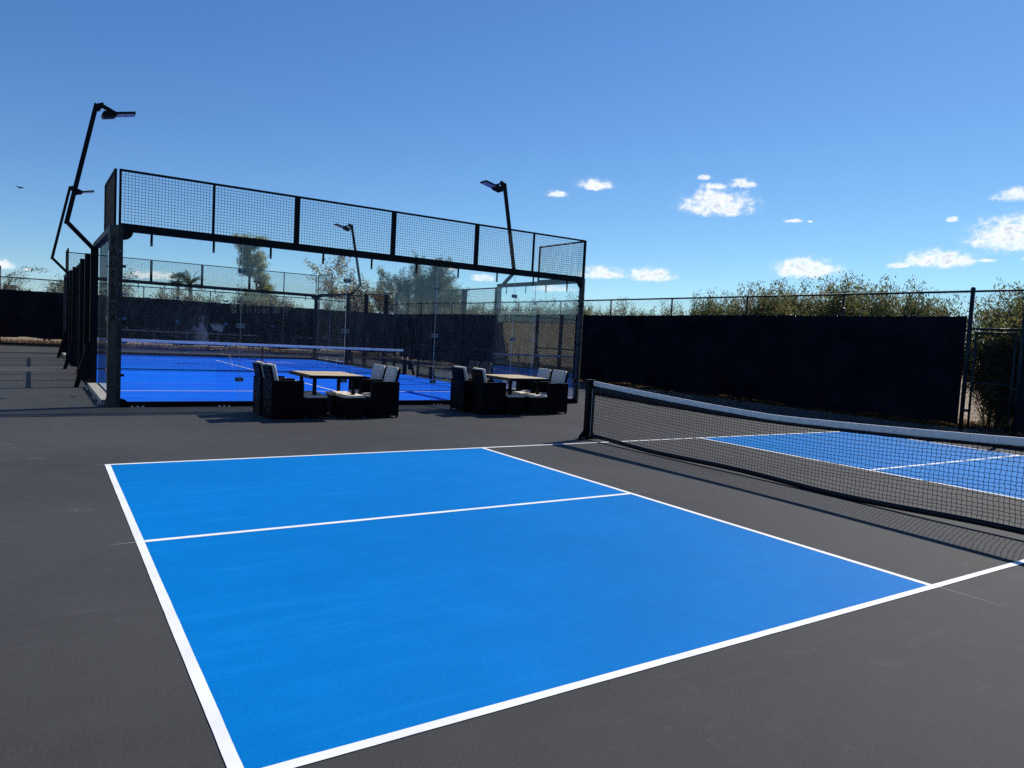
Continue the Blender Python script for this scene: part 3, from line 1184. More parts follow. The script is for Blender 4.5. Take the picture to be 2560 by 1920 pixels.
# ================================================================ GARDEN FURNITURE
def rounded_box(name, x0, x1, y0, y1, z0, z1, mat, parent, bev=.02, loc=(0, 0, 0), rot=(0, 0, 0), puff=0.0):
    mb = MB().box(x0, x1, y0, y1, z0, z1)
    me = mb.mesh(name, mat, False, 0)
    bm = bmesh.new()
    bm.from_mesh(me)
    if puff:
        bmesh.ops.subdivide_edges(bm, edges=list(bm.edges), cuts=5, use_grid_fill=True)
        cx, cy, cz = (x0 + x1) / 2, (y0 + y1) / 2, (z0 + z1) / 2
        ext = sorted([(x1 - x0, 0), (y1 - y0, 1), (z1 - z0, 2)])
        ax = ext[0][1]
        c = Vector((cx, cy, cz))
        hf = Vector(((x1 - x0) / 2, (y1 - y0) / 2, (z1 - z0) / 2))
        for v in bm.verts:
            d = v.co - c
            o = [i for i in range(3) if i != ax]
            a, b = d[o[0]] / hf[o[0]], d[o[1]] / hf[o[1]]
            k = (1 - abs(a) ** 4) * (1 - abs(b) ** 4)
            v.co[ax] = c[ax] + d[ax] * (.72 + puff * k)
            e = max(abs(a), abs(b))
            sh = abs(d[ax]) / hf[ax]
            for i, q in ((o[0], a), (o[1], b)):
                if abs(q) > .99 and sh > .9:
                    v.co[i] -= math.copysign(.012, q)
    else:
        bmesh.ops.bevel(bm, geom=list(bm.edges), offset=bev, segments=3, affect='EDGES', profile=.5)
    bm.to_mesh(me)
    bm.free()
    me.polygons.foreach_set('use_smooth', [bool(puff)] * len(me.polygons))
    return place(me, name, parent, loc, rot)


def armchair():
    """faces +x, origin at the middle of its footprint"""
    t = thing('armchair', '', 'armchair')
    D2, W2 = .265, .27
    for s in (-1, 1):
        a, b = sorted((s * W2, s * (W2 - .05)))
        rounded_box('arm_panel', -D2, D2, a, b, .035, .645, 'wicker', t, .008)
    rounded_box('back_panel', -D2 + .002, -D2 + .05, -W2 + .052, W2 - .052, .036, .643, 'wicker', t, .006)
    MB().box(-D2 - .001, -D2 + .01, -.04, .04, .565, .61).obj('hand_hole_shade', 'net_cord', t)  # solid dark block put in for the shade of the cutout
    rounded_box('seat_base', -D2 + .052, D2 - .004, -W2 + .052, W2 - .052, .036, .35, 'wicker', t, .006)
    cush = rounded_box('seat_cushion', -D2 + .07, D2 + .005, -W2 + .055, W2 - .055, .352, .415, 'cushion', t, puff=.30)
    # folding backrest leaning out over the back panel, cushion on its face
    rounded_box('backrest', -.022, .012, -W2 + .055, W2 - .055, 0, .42, 'wicker', t, .008, (-D2 + .075, 0, .47), (0, R(-13), 0))
    rounded_box('back_cushion', .014, .10, -W2 + .06, W2 - .06, .0, .455, 'cushion', t, 0, (-D2 + .08, 0, .445), (0, R(-13), 0), puff=.30)
    for sx in (-1, 1):
        for sy in (-1, 1):
            MB().box(sx * (D2 - .025) - .016, sx * (D2 - .025) + .016, sy * (W2 - .026) - .016, sy * (W2 - .026) + .016, 0, .037).obj('foot', 'black_metal', t)
    return t


def stool():
    t = thing('footstool', '', 'footstool')
    rounded_box('body', -.20, .20, -.20, .20, .035, .345, 'wicker', t, .008)
    rounded_box('cushion', -.197, .197, -.197, .197, .347, .41, 'cushion', t, puff=.30)
    for sx in (-1, 1):
        for sy in (-1, 1):
            MB().box(sx * .178 - .015, sx * .178 + .015, sy * .178 - .015, sy * .178 + .015, 0, .036).obj('foot', 'foot', t)
    return t


def table():
    t = thing('dining_table', '', 'table')
    hx, hy = .50, .61
    f = MB()
    f.box(-hx, hx, -hy, -hy + .04, .695, .745).box(-hx, hx, hy - .04, hy, .695, .745)
    f.box(-hx, -hx + .04, -hy + .04, hy - .04, .695, .744).box(hx - .04, hx, -hy + .04, hy - .04, .695, .744)
    f.box(-hx + .04, hx - .04, -.02, .02, .700, .743)
    f.obj('table_frame', 'black_metal', t)
    n = 7
    x0, x1 = -hx + .043, hx - .043
    wdt = (x1 - x0) / n
    for half in ((-hy + .043, -.022), (.022, hy - .043)):
        me = MB().box(0, wdt - .006, half[0], half[1], .728, .750).mesh('plank', 'plank', bevel=.002)
        for k in range(n):
            place(me, 'plank', t, (x0 + k * wdt + .003, 0, 0))
    for sx, sy in ((-1, -1), (1, -1), (-1, 1), (1, 1)):
        x, y = sx * (hx - .16), sy * (hy - .24)
        MB().box(x - .026, x + .026, y - .026, y + .026, 0, .695).obj('leg', 'black_metal', t)
    return t


c0, s0, t0 = armchair(), stool(), table()
used = {'c': False, 's': False, 't': False}


def put(kind, proto, x, y, rz, label, group):
    if used[kind]:
        o = copy_tree(proto)
    else:
        o = proto
        used[kind] = True
    o.location = (x, y, 0)
    o.rotation_euler = (0, 0, rz)
    o['label'] = label
    o['group'] = group
    return o


WHICH = {0: 'left', 1: 'right'}
SETS = [dict(t=(-3.08, 6.86, .0),
             c=[(-3.885, 6.68, 0.02, 'near', 'left'), (-3.905, 7.28, -.015, 'far', 'left'), (-2.155, 6.70, math.pi - .02, 'near', 'right'), (-2.15, 7.32, math.pi + .03, 'far', 'right')],
             s=[(-3.40, 6.64, .0, 'near', 'left'), (-3.37, 7.12, .05, 'far', 'left'), (-2.74, 6.60, .02, 'near', 'right'), (-2.78, 7.06, -.03, 'far', 'right')]),
        dict(t=(.90, 6.96, .01),
             c=[(.215, 6.86, -.03, 'near', 'left'), (.07, 7.40, .02, 'far', 'left'), (1.735, 6.82, math.pi + .03, 'near', 'right'), (1.745, 7.40, math.pi - .03, 'far', 'right')],
             s=[(.70, 6.72, .02, 'near', 'left'), (.72, 7.24, .0, 'far', 'left'), (1.20, 6.66, -.02, 'near', 'right'), (1.22, 7.18, .03, 'far', 'right')])]
for i, S in enumerate(SETS):
    nm_ = WHICH[i]
    x, y, rz = S['t']
    put('t', t0, x, y, rz, 'square wooden topped table on black legs, %s of the two dining sets' % nm_, 'dining tables beside the padel court')
    for x, y, rz, d, sd in S['c']:
        put('c', c0, x, y, rz, 'black wicker armchair with cream cushions, %s %s seat at the %s table' % (d, sd, nm_), 'wicker armchairs around the tables')
    for x, y, rz, d, sd in S['s']:
        put('s', s0, x, y, rz, 'low wicker footstool with cream cushion, %s %s one under the %s table' % (d, sd, nm_), 'wicker footstools under the tables')


# ================================================================ FENCES
def chain_link(mb, P, a0, a1, z0, z1, pitch=.065, r=.0017):
    """diamond mesh: straight runs at 45 degrees both ways, clipped to the strip"""
    h = z1 - z0
    n = int((a1 - a0 + h) / pitch)
    for k in range(n + 1):
        for s in (1, -1):
            # line t = c + s*(z-z0)
            c = a0 - (h if s > 0 else 0) + k * pitch
            za, zb = z0, z1
            ta, tb = c, c + s * h
            # clip to a0..a1
            lo, hi = 0.0, 1.0
            d = tb - ta
            for lim, sg in ((a0, 1), (a1, -1)):
                # sg*(ta + d*q - lim) >= 0
                A, B = sg * d, sg * (ta - lim)
                if A > 0:
                    lo = max(lo, -B / A)
                else:
                    hi = min(hi, -B / A)
            if hi - lo < 1e-3:
                continue
            pa, pb = ta + d * lo, ta + d * hi
            mb.tube([P(pa, z0 + h * lo, s * r), P(pb, z0 + h * hi, s * r)], r, 4, caps=False)


def fence_run(name, label, p0, p1, posts, top=3.11, scr=(.12, 2.57), mesh_zones=((2.57, 3.1),), side=1, pr=.03):
    """p0->p1 in plan; screen hangs on the court side (side * normal)"""
    p0, p1 = Vector((*p0, 0)), Vector((*p1, 0))
    Ln = (p1 - p0).length
    d = (p1 - p0).normalized()
    ang = math.atan2(d.y, d.x)
    t = thing(name, label, 'fence', p0, ang)
    for a in posts:
        MB().tube([(a, 0, -.05), (a, 0, top - .02)], pr, 10).obj('post', 'fence_metal', t, smooth=True)
    MB().tube([(0, 0, top), (Ln, 0, top)], .025, 8).obj('top_rail', 'fence_metal', t, smooth=True)
    w = MB()
    for z0, z1 in mesh_zones:
        chain_link(w, lambda a, z, o: (a, side * .034 + o, z), 0, Ln, z0, z1)
    # twisted knuckles standing just above the rail
    k = 0.0
    while k < Ln:
        w.tube([(k, side * .034, top - .05), (k + .012, side * .034, top + .045)], .0022, 4, caps=False)
        k += .065
    w.obj('wire_mesh', 'wire', t)
    if scr:
        me = bpy.data.meshes.new('windscreen')
        nx, nz = max(2, int(Ln / .18)), 10
        vs, fs = [], []
        rs = random.Random(int(Ln * 100))
        for i in range(nx + 1):
            a = Ln * i / nx
            for j in range(nz + 1):
                f = j / nz
                z = scr[0] + (scr[1] - scr[0]) * f
                tie = abs(math.sin(a * math.pi / .62))
                if j == nz:
                    z -= .022 * tie + .012 * math.sin(a * .7)
                if j == 0:
                    z += .035 * math.sin(a * 1.3) + .02 * math.sin(a * 4.1)
                bulge = .018 * math.sin(a * 2.1 + 1.3 * math.sin(a * .43)) * math.sin(f * math.pi) + .008 * math.sin(a * 9 + f * 3)
                vs.append((a, side * (.062 + bulge), z))
        for i in range(nx):
            for j in range(nz):
                q = i * (nz + 1) + j
                fs.append((q, q + nz + 1, q + nz + 2, q + 1))
        me.from_pydata(vs, [], fs)
        me.materials.append(M['screen'])
        me.polygons.foreach_set('use_smooth', [True] * len(me.polygons))
        place(me, 'windscreen', t)
        gm = MB()
        a = .05
        while a < Ln:
            for z in (scr[1] - .02, ):
                gm.tube([(a, side * .066, z), (a, side * .072, z)], .011, 6)
            a += .62
        gm.obj('grommets', 'steel', t, kind='stuff')
    return t


FX = 10.1
yb = BF(FX)
# right fence, from the gate post back to the far corner: local x runs towards +Y, court side is -X => local +y
posts = [3.05 * k for k in range(1, 11)] + [yb - 2.62]
fr_ = fence_run('chain_link_fence', 'tall chain link fence with black windscreen along the right side', (FX, 2.60), (FX, yb), [p for p in posts if p < yb - 2.6 + .05], mesh_zones=((2.54, 3.1), (.0, .16)), side=1)
# continues past the gate towards the camera side
fence_run('chain_link_fence', 'short run of chain link fence and windscreen right of the gate', (FX, -15.6), (FX, 1.45), [.05, 3.6, 6.9, 10.2, 13.6], mesh_zones=((2.54, 3.1),), side=1)
# back fence
fence_run('chain_link_fence', 'long chain link fence with black windscreen behind the padel court', (-19.0, BF(-19.0)), (FX, yb), [.05, 3.9, 7.0, 9.95, 13.0, 16.0, 19.05, 22.05, 25.1, 28.0], scr=(.34, 2.57), mesh_zones=((2.50, 3.1), (.05, .40)), side=-1)
# unseen fence added behind the camera to darken reflections in the near glass
fence_run('chain_link_fence', 'added chain link fence with black windscreen behind the camera, darkening the near glass', (-19.0, -15.6), (FX, -15.6), [0.05 + 3.6 * k for k in range(8)], top=3.7, scr=(.1, 3.62), mesh_zones=((3.6, 3.69),), side=1)
# taller post standing by the left end of the back fence
pst = MB().tube([(-8.95, BF(-8.95) + .08, 0), (-8.95, BF(-8.95) + .08, 3.62)], .045, 10).obj('terminal_post', 'fence_metal', smooth=True)
tag(pst, 'tall dark post rising above the back fence at the left edge', 'post')

# ---- gate in the right fence
gt = thing('pedestrian_gate', 'dark green pipe frame gate with oleanders behind, right of the windscreen', 'gate', (FX, 2.56, 0), -math.pi / 2)
# local x runs from the tall post towards -Y
for a, h, r in ((0.0, 3.16, .045), (1.07, 3.16, .045)):
    p = MB().tube([(a, 0, -.05), (a, 0, h)], r, 12).obj('gate_post', 'fence_metal', gt, smooth=True)
    bm_ = bmesh.new()
    bmesh.ops.create_uvsphere(bm_, u_segments=12, v_segments=6, radius=r * 1.15)
    me = bpy.data.meshes.new('post_cap')
    bm_.to_mesh(me)
    bm_.free()
    me.materials.append(M['fence_metal'])
    place(me, 'post_cap', p, (a, 0, h))
MB().tube([(.0, 0, 2.275), (1.07, 0, 2.275)], .026, 8).obj('header', 'fence_metal', gt, smooth=True)
MB().tube([(.0, 0, 3.11), (1.07, 0, 3.11)], .024, 8).obj('top_rail', 'fence_metal', gt, smooth=True)
for a in (.15, .94):
    MB().tube([(a, 0, .06), (a, 0, 2.20)], .027, 8).obj('stile', 'fence_metal', gt, smooth=True)
for z in (.08, 1.08, 2.19):
    MB().tube([(.17, 0, z), (.92, 0, z)], .022, 8).obj('rail', 'fence_metal', gt, smooth=True)
w = MB()
chain_link(w, lambda a, z, o: (a, .03 + o, z), .15, .94, .08, 2.19)
chain_link(w, lambda a, z, o: (a, .03 + o, z), 0.0, 1.07, 2.28, 3.10)
w.obj('wire_mesh', 'wire', gt)
for z in (.45, 1.75):
    MB().box(.03, .15, -.02, .02, z - .03, z + .03).obj('hinge', 'fence_metal', gt)
MB().box(.93, 1.07, -.03, .03, .98, 1.04).obj('latch', 'fence_metal', gt)

# ---- unseen stucco wall added out of frame to put tan reflections in the glass
wall = thing('reflection_wall', 'tan stucco wall added out of frame for its reflection in the right side glass', 'wall', (-11.6, 0, 0))
MB().box(-.2, 0, 12, 35.3, -.05, 2.6).obj('wall_body', 'tan_wall', wall)
MB().box(-.24, .04, 12, 35.3, 2.602, 2.68).obj('coping', 'concrete', wall)


# ================================================================ VEGETATION
def leaf_mesh(name, C_, D_, N_, ln, wd, mats, idx=None):
    """diamond leaves: centres, directions, normals (N,3); ln, wd arrays"""
    n = len(C_)
    D_ = D_ / (np.linalg.norm(D_, axis=1, keepdims=True) + 1e-9)
    S_ = np.cross(D_, N_)
    S_ /= (np.linalg.norm(S_, axis=1, keepdims=True) + 1e-9)
    U_ = np.cross(S_, D_)
    ln = np.broadcast_to(ln, (n,))[:, None]
    wd = np.broadcast_to(wd, (n,))[:, None]
    V = np.empty((n, 4, 3), np.float32)
    V[:, 0] = C_ - D_ * ln * .5
    V[:, 1] = C_ + S_ * wd * .5 + U_ * wd * .12
    V[:, 2] = C_ + D_ * ln * .5 - U_ * ln * .06
    V[:, 3] = C_ - S_ * wd * .5 + U_ * wd * .12
    me = bpy.data.meshes.new(name)
    me.vertices.add(n * 4)
    me.vertices.foreach_set('co', V.reshape(-1))
    me.loops.add(n * 4)
    me.loops.foreach_set('vertex_index', np.arange(n * 4, dtype=np.int32))
    me.polygons.add(n)
    me.polygons.foreach_set('loop_start', np.arange(0, n * 4, 4, dtype=np.int32))
    me.polygons.foreach_set('loop_total', np.full(n, 4, np.int32))
    for m in mats:
        me.materials.append(M[m])
    if idx is not None:
        me.polygons.foreach_set('material_index', idx.astype(np.int32))
    me.update(calc_edges=True)
    return me


def unit(rng, n):
    v = rng.normal(size=(n, 3))
    return v / np.linalg.norm(v, axis=1, keepdims=True)


def grow(rng, segs, tips, p, d, length, r, depth, par):
    """recursive limb; segs get polylines, tips get (point, direction) for leaves"""
    n = par['seg']
    pts, rs = [Vector(p)], [r]
    d = Vector(d).normalized()
    cur = Vector(p)
    kids = []
    for i in range(n):
        j = Vector(rng.normal(size=3)) * par['wob']
        d = (d + j + Vector((0, 0, par['up'][min(depth, len(par['up']) - 1)]))).normalized()
        cur = cur + d * (length / n)
        pts.append(cur.copy())
        rr_ = r * (1 - (i + 1) / n * par['taper'])
        rs.append(rr_)
        f = (i + 1) / n
        if depth < par['depth'] and f >= par['bare'][min(depth, len(par['bare']) - 1)]:
            for _ in range(par['kids'][min(depth, len(par['kids']) - 1)]):
                kids.append((cur.copy(), d.copy(), rr_))
        if depth >= par['leaf_from']:
            tips.append((tuple(cur), tuple(d)))
    segs.append((pts, rs))
    for (kp, kd, kr) in kids:
        if rng.random() > par.get('keep', .85):
            continue
        a = Vector(rng.normal(size=3))
        perp = (a - kd * a.dot(kd)).normalized()
        sp = par['spread'][min(depth, len(par['spread']) - 1)] * (0.7 + .6 * rng.random())
        nd = (kd * math.cos(sp) + perp * math.sin(sp)).normalized()
        grow(rng, segs, tips, kp, nd, length * par['ratio'] * (.7 + .5 * rng.random()), kr * .62, depth + 1, par)


def build_tree(name, label, cat, loc, stems, par, leaf, bark, seed, group=None, rz=0.0, scale=1.0, sides=5):
    rng = np.random.default_rng(seed)
    segs, tips = [], []
    for (off, d, ln, r) in stems:
        grow(rng, segs, tips, off, d, ln, r, 0, par)
    t = thing(name, label, cat, loc, rz, group)
    t.scale = (scale,) * 3
    mb = MB()
    for pts, rs in segs:
        mb.tube(pts, rs, sides if rs[0] > .03 else 3, caps=False)
    me = bpy.data.meshes.new('trunk')
    me.from_pydata(mb.v, [], mb.f)
    me.materials.append(M[bark])
    place(me, 'trunk', t)
    P = np.array([a for a, b in tips])
    Dd = np.array([b for a, b in tips])
    k = leaf['per']
    P = np.repeat(P, k, 0)
    Dd = np.repeat(Dd, k, 0)
    n = len(P)
    P = P + rng.normal(size=(n, 3)) * leaf['jit']
    D2 = Dd * leaf.get('along', .5) + unit(rng, n) * .9 + np.array([0, 0, leaf.get('droop', 0)])
    ln = leaf['len'] * rng.uniform(.6, 1.3, n)
    wd = leaf['wid'] * rng.uniform(.7, 1.3, n)
    idx = rng.choice(len(leaf['mats']), n, p=leaf['p'])
    place(leaf_mesh('crown', P, D2, unit(rng, n), ln, wd, leaf['mats'], idx), 'crown', t)
    return t


# ---- oleander hedge beyond the right fence
OLE = dict(seg=9, wob=.07, up=[.035, .05], taper=.75, depth=1, bare=[.30], kids=[1], spread=[.42], ratio=.36, leaf_from=0, keep=.93)
OLEAF = dict(per=15, jit=.11, along=.8, droop=.2, len=.145, wid=.032, mats=['oleander', 'oleander_dark', 'oleander_dry'], p=[.52, .33, .15])


def oleander_stems(rng, n, h):
    st = []
    for k in range(n):
        a = rng.uniform(0, 2 * math.pi)
        tilt = rng.uniform(.02, .34)
        r0 = rng.uniform(.02, .32)
        st.append(((math.cos(a) * r0, math.sin(a) * r0, 0), (math.cos(a) * tilt, math.sin(a) * tilt, 1), h * rng.uniform(.80, .98), rng.uniform(.012, .022)))
    return st


ORD = ['first', 'second', 'third', 'fourth', 'fifth', 'sixth', 'seventh', 'eighth', 'ninth', 'tenth', 'eleventh', 'twelfth', 'thirteenth', 'fourteenth', 'fifteenth', 'sixteenth', 'seventeenth', 'eighteenth', 'nineteenth', 'twentieth']
orng = np.random.default_rng(21)
protos = []
for k in range(4):
    st = oleander_stems(orng, (22, 36, 28, 42)[k], 3.5)
    protos.append(build_tree('oleander', '', 'shrub', (0, 0, 0), st, OLE, OLEAF, 'stem', 100 + k, 'oleanders behind the right fence'))
CROWN = [max(v.co.z for v in p.children[1].data.vertices) for p in protos]
HEDGE = [(.95, 3.7), (1.9, 3.6), (2.85, 3.5), (4.15, 3.30), (5.25, 3.80), (6.55, 3.95), (7.75, 3.85), (8.95, 3.92), (10.3, 3.82), (11.6, 3.58), (13.3, 3.28), (15.1, 3.12), (16.5, 3.45), (18.3, 3.25),
         (19.6, 3.75), (21.4, 3.45), (23.3, 3.60), (25.3, 3.40), (27.4, 3.5), (29.6, 3.4)]
usedp = set()
for k, (y, h) in enumerate(HEDGE):
    pi = k % 4
    o = protos[pi] if pi not in usedp else copy_tree(protos[pi])
    usedp.add(pi)
    o.location = (11.9 + orng.uniform(-.15, .2), y + orng.uniform(-.15, .15), -.05)
    o.rotation_euler = (0, 0, orng.uniform(0, 6.28))
    s = h * .965 / CROWN[pi]
    wz = orng.uniform(.85, 1.2)
    o.scale = (s * wz, s * wz, s)
    o['label'] = 'oleander shrub showing over the right fence, %s from the gate' % ORD[k]

for k, (x, y, h, lab) in enumerate([(11.35, 2.15, 1.5, 'low leafy oleander sprout filling the gateway, left of its middle'), (11.3, 1.45, 1.35, 'low leafy oleander sprout at the right side of the gateway')]):
    o = copy_tree(protos[k % 4])
    o.location = (x, y, -.05)
    o.rotation_euler = (0, 0, orng.uniform(0, 6.28))
    s = h / CROWN[k % 4]
    o.scale = (s * 1.5, s * 1.5, s)
    o['label'] = lab

# ---- trees and bushes beyond the back fence
TALL = dict(seg=13, wob=.05, up=[.05, -.03, -.08], taper=.8, depth=2, bare=[.20, .2], kids=[4, 1], spread=[1.0, .8], ratio=.14, leaf_from=1, keep=1.0)
build_tree('gum_tree', 'tall slender pale green tree with hanging leaves behind the back fence', 'tree', (4.75, 44, 0), [((0, 0, 0), (.0, 0, 1), 7.0, .11)], TALL,
           dict(per=4, jit=.13, along=.3, droop=-.9, len=.15, wid=.038, mats=['euca', 'euca_dark'], p=[.7, .3]), 'bark', 11)
PV = dict(seg=7, wob=.09, up=[.03, .03, .02, .0], taper=.7, depth=3, bare=[.35, .3, .3], kids=[2, 2, 1], spread=[.55, .5, .5], ratio=.52, leaf_from=2, keep=.88)
build_tree('palo_verde_tree', 'broad airy palo verde tree seen through the glass right of the far mast', 'tree', (16.4, 44, 0),
           [((0, 0, 0), (-.55, 0, 1), 4.0, .11), ((.1, .1, 0), (.45, .1, 1), 3.9, .10), ((0, -.1, 0), (.05, -.3, 1), 4.2, .10), ((.1, 0, 0), (.85, 0, .9), 3.4, .09), ((-.1, 0, 0), (-.2, .3, 1), 4.0, .09)], PV,
           dict(per=8, jit=.10, along=.8, droop=.1, len=.12, wid=.035, mats=['paloverde', 'oleander_dark'], p=[.75, .25]), 'green_bark', 12)
SP = dict(seg=7, wob=.12, up=[.05, .02, -.02], taper=.7, depth=2, bare=[.35, .3], kids=[2, 2], spread=[.75, .7], ratio=.5, leaf_from=1, keep=.8)
build_tree('russet_tree', 'sparse russet leaved tree behind the far right corner of the cage', 'tree', (8.2, 42, 0),
           [((0, 0, 0), (-.2, 0, 1), 4.6, .09), ((0, .1, 0), (.35, 0, 1), 4.0, .08)], SP,
           dict(per=4, jit=.11, along=.3, droop=-.2, len=.16, wid=.08, mats=['russet', 'euca', 'oleander_dry'], p=[.45, .3, .25]), 'bark', 13)
build_tree('russet_tree', 'small russet tree between the side posts, left of the palo verde', 'tree', (12.6, 43, 0),
           [((0, 0, 0), (.1, 0, 1), 4.0, .08)], SP,
           dict(per=5, jit=.12, along=.3, droop=-.2, len=.17, wid=.09, mats=['russet', 'oleander_dark'], p=[.7, .3]), 'bark', 14)
build_tree('mesquite_tree', 'thin feathery branch tip leaning above the back fence at far left', 'tree', (-10.2, 43, 0),
           [((0, 0, 0), (.42, 0, 1), 3.2, .07), ((0, 0, 0), (-.3, 0, 1), 3.0, .07)], dict(SP, depth=2, keep=.6),
           dict(per=6, jit=.09, along=.5, droop=.1, len=.14, wid=.04, mats=['paloverde', 'sage'], p=[.6, .4]), 'bark', 15)
build_tree('mesquite_tree', 'feathery bush behind the back fence, left of the padel cage', 'tree', (-7.2, 43, 0),
           [((0, 0, 0), (-.1, 0, 1), 2.7, .06), ((.2, 0, 0), (.45, 0, 1), 2.6, .06), ((0, 0, 0), (.2, .2, 1), 2.4, .06)], dict(SP, depth=2, keep=.8),
           dict(per=6, jit=.10, along=.5, droop=.1, len=.14, wid=.04, mats=['paloverde', 'sage'], p=[.5, .5]), 'bark', 16)
BU = dict(seg=6, wob=.12, up=[.04, .03, .0], taper=.7, depth=2, bare=[.25, .2], kids=[2, 2], spread=[.6, .6], ratio=.5, leaf_from=1, keep=.85)
for k, (x, y, h, lab, mats, p, sd) in enumerate([
        (2.4, 40.5, 2.25, 'grey green bush behind the back fence, right of the palms', ['sage', 'paloverde'], [.7, .3], 31),
        (3.6, 41.0, 2.3, 'round sage bush behind the back fence, left of the tall tree', ['sage', 'euca'], [.7, .3], 32),
        (5.0, 40.5, 2.25, 'brownish bush at the foot of the tall tree', ['russet', 'sage'], [.6, .4], 33),
        (-.7, 40.5, 2.2, 'wispy bush behind the back fence, below the palms', ['sage', 'russet'], [.5, .5], 34),
        (-3.6, 40.0, 2.6, 'bare twiggy bush behind the back fence near the lettered post', ['russet', 'sage'], [.6, .4], 35),
        (10.2, 42.0, 2.3, 'low bush behind the back fence, right of the russet tree', ['russet', 'oleander'], [.5, .5], 36),
        (14.4, 41.0, 2.6, 'dense bush behind the fence corner below the palo verde', ['oleander', 'oleander_dark'], [.6, .4], 37),
        (18.5, 41.5, 2.5, 'dense bush right of the palo verde tree', ['oleander', 'russet'], [.6, .4], 38)]):
    build_tree('bush', lab, 'bush', (x, y, 0), [((rx, ry, 0), (rx * 2, ry * 2, 1), h, .04) for rx, ry in ((-.15, 0), (.15, .05), (0, .15), (.05, -.15))], BU,
               dict(per=5 if k != 4 else 2, jit=.11, along=.4, droop=.1, len=.13, wid=.045, mats=mats, p=p), 'bark', sd, 'bushes beyond the back fence')


# ---- palms
def palm(name, label, loc, h, r, fronds, flen, kind, seed, lean=0.0):
    rng = random.Random(seed)
    t = thing(name, label, 'palm tree', loc, 0)
    n = 14
    pts = [(lean * (i / n) ** 1.5, 0, h * i / n) for i in range(n + 1)]
    MB().tube(pts, [r * (1.25 - .35 * i / n) * (1.05 if i % 2 else .96) for i in range(n + 1)], 9).obj('trunk', 'bark', t, smooth=True)
    top = Vector(pts[-1])
    v, f = [], []
    for k in range(fronds):
        a = 2 * math.pi * k / fronds * 2.4 + rng.uniform(-.2, .2)
        elv = rng.uniform(-.6, 1.1) if kind == 'fan' else rng.uniform(.15, 1.4)
        d0 = Vector((math.cos(a) * math.cos(elv), math.sin(a) * math.cos(elv), math.sin(elv)))
        side = Vector((-math.sin(a), math.cos(a), 0))
        if kind == 'date':
            m_ = 16
            p = top.copy()
            d = d0.copy()
            for i in range(m_):
                d = (d + Vector((0, 0, -.085))).normalized()
                q = p + d * flen / m_
                up = side.cross(d).normalized()
                ll = flen * .30 * math.sin(math.pi * (i + 1.5) / (m_ + 2)) + .03
                for s in (-1, 1):
                    tip = q + (side * s * .8 + d * .65 + up * .15).normalized() * ll
                    b = len(v)
                    v += [tuple(p), tuple(q), tuple(tip)]
                    f.append((b, b + 1, b + 2))
                p = q
        else:
            # fan leaf: petiole then radiating blades
            st = top + d0 * flen * .45
            up = side.cross(d0).normalized()
            b = len(v)
            v += [tuple(top + side * .015), tuple(top - side * .015), tuple(st - side * .015), tuple(st + side * .015)]
            f.append((b, b + 1, b + 2, b + 3))
            nb = 17
            for i in range(nb):
                an = (i / (nb - 1) - .5) * 3.6
                dd = (d0 * math.cos(an) + side * math.sin(an)).normalized()
                nx_ = (d0 * math.cos(an + .1) + side * math.sin(an + .1)).normalized()
                ln = flen * .55 * (1 - .25 * abs(an) / 1.8)
                m1 = st + dd * ln * .55
                tip = st + dd * ln + Vector((0, 0, -.18 * ln))
                b = len(v)
                v += [tuple(st), tuple(m1 - (nx_ - dd) * ln * .45), tuple(tip), tuple(m1 + (nx_ - dd) * ln * .45)]
                f.append((b, b + 1, b + 2, b + 3))
    me = bpy.data.meshes.new('crown')
    me.from_pydata(v, [], f)
    me.materials.append(M['palm'])
    place(me, 'crown', t)
    return t


palm('fan_palm', 'fan palm with drooping crown, left of the two palms', (2.05, 60, 0), 4.85, .13, 40, 1.0, 'fan', 5)
palm('date_palm', 'feathery date palm, right of the two palms', (3.35, 61, 0), 4.55, .17, 26, 1.45, 'date', 6, -.25)
palm('fan_palm', 'small palm top just above the windscreen, left of the far corner', (6.35, 44, 0), 2.3, .14, 20, .75, 'fan', 7)

# ---- dry grass and leaf litter at the foot of the fences
rng = np.random.default_rng(77)


def blades(name, xs, ys, n, ln, mats, p, label):
    P = np.stack([xs, ys, np.full(n, .0)], 1)
    D = unit(rng, n) * .8 + np.array([0, 0, .8])
    l = ln * rng.uniform(.5, 1.3, n)
    P[:, 2] = l * .30 - .05
    idx = rng.choice(len(mats), n, p=p)
    me = leaf_mesh(name, P, D, unit(rng, n), l, .03 * rng.uniform(.5, 1.3, n), mats, idx)
    o = place(me, name)
    o['kind'] = 'stuff'
    tag(o, label, 'dry grass' if 'grass' in name else 'leaf litter')
    return o


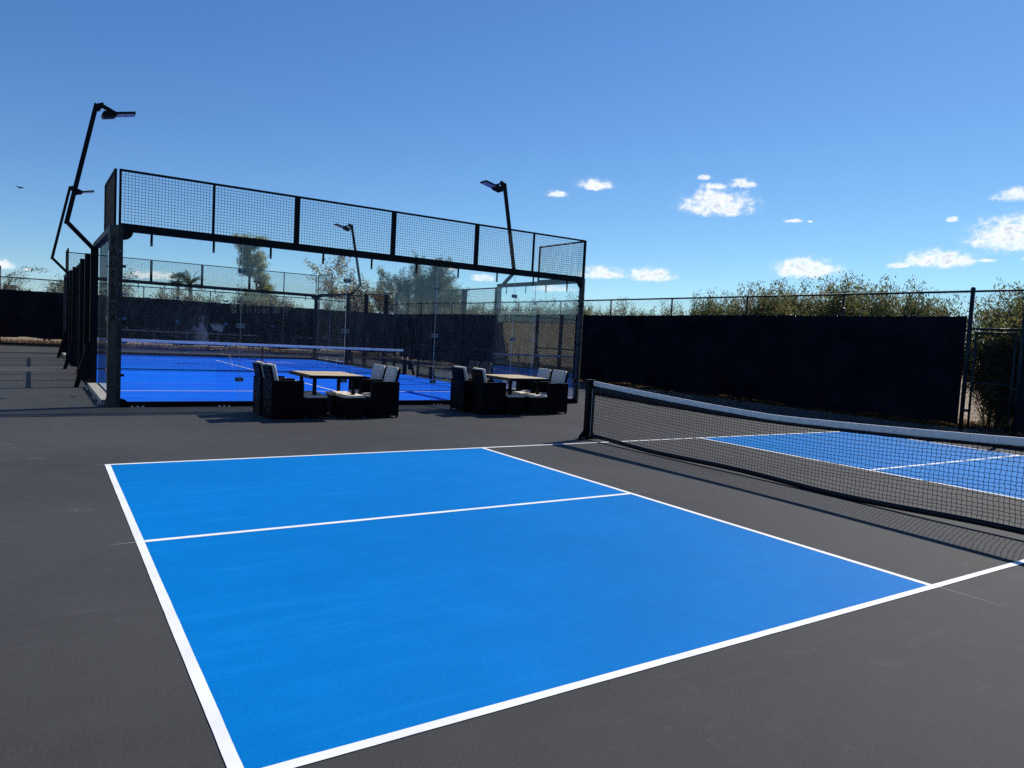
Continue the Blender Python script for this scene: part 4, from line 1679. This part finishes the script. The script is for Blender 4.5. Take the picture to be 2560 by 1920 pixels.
n = 15000
xs = rng.uniform(-19, 10, n)
clump = rng.normal(0, .22, n)
ys = BF(xs) + .55 + np.abs(rng.normal(0, .5, n))
blades('dry_grass', xs, ys, n, .42, ['straw', 'litter', 'oleander_dark'], [.6, .3, .1], 'straw coloured dry grass along the foot of the back fence')
n = 40000
ys = rng.uniform(-6, 33, n)
xs = 10.62 + np.abs(rng.normal(0, 1.1, n))
o = blades('leaf_litter', xs, ys, n, .16, ['litter', 'straw', 'oleander_dry'], [.45, .35, .2], 'brown fallen leaves under the oleanders behind the right fence')

# ---- small far building top by the tall post at the left edge
bt = thing('water_tank', 'small grey and white tank top behind the back fence at far left', 'tank', (-9.05, 50, 0))
MB().box(-.55, .55, -.5, .5, 0, 2.75).obj('plinth', 'white_block', bt)
MB().prism([(-.38, 2.752), (.38, 2.752), (.30, 3.2), (-.30, 3.2)], 'y', -.4, .4).obj('tank_body', 'dark_block', bt)
MB().tube([(-.05, 0, 3.2), (-.05, 0, 3.42)], .05, 8).obj('vent_pipe', 'dark_block', bt)

# ---- a bird high on the left
bird = thing('bird', 'small dark bird flying left of the floodlight mast', 'bird', (-8.29, 39.1, 7.76), R(128))
bird.scale = (.8, .8, .8)
bb = MB()
bb.tube([(-.17, 0, 0), (-.10, 0, .01), (0, 0, .02), (.10, 0, .025), (.16, 0, .04), (.20, 0, .035)], [.012, .035, .05, .042, .028, .006], 8)
bb.obj('body', 'bird', bird, smooth=True)
for s in (-1, 1):
    wv = [(.07, s * .03, .03), (.10, s * .16, .10), (.05, s * .30, .05), (-.03, s * .17, .075), (-.06, s * .03, .02),
          (.07, s * .03, .038), (.10, s * .16, .108), (.05, s * .30, .054), (-.03, s * .17, .082), (-.06, s * .03, .028)]
    wb = MB()
    wb.v = wv
    wb.f = [(0, 1, 2, 3, 4), (9, 8, 7, 6, 5), (0, 5, 6, 1), (1, 6, 7, 2), (2, 7, 8, 3), (3, 8, 9, 4), (4, 9, 5, 0)]
    wb.obj('wing', 'bird', bird)
MB().prism([(-.15, -.015), (-.15, .015), (-.27, .05), (-.27, -.05)], 'z', -.003, .006).obj('tail', 'bird', bird)
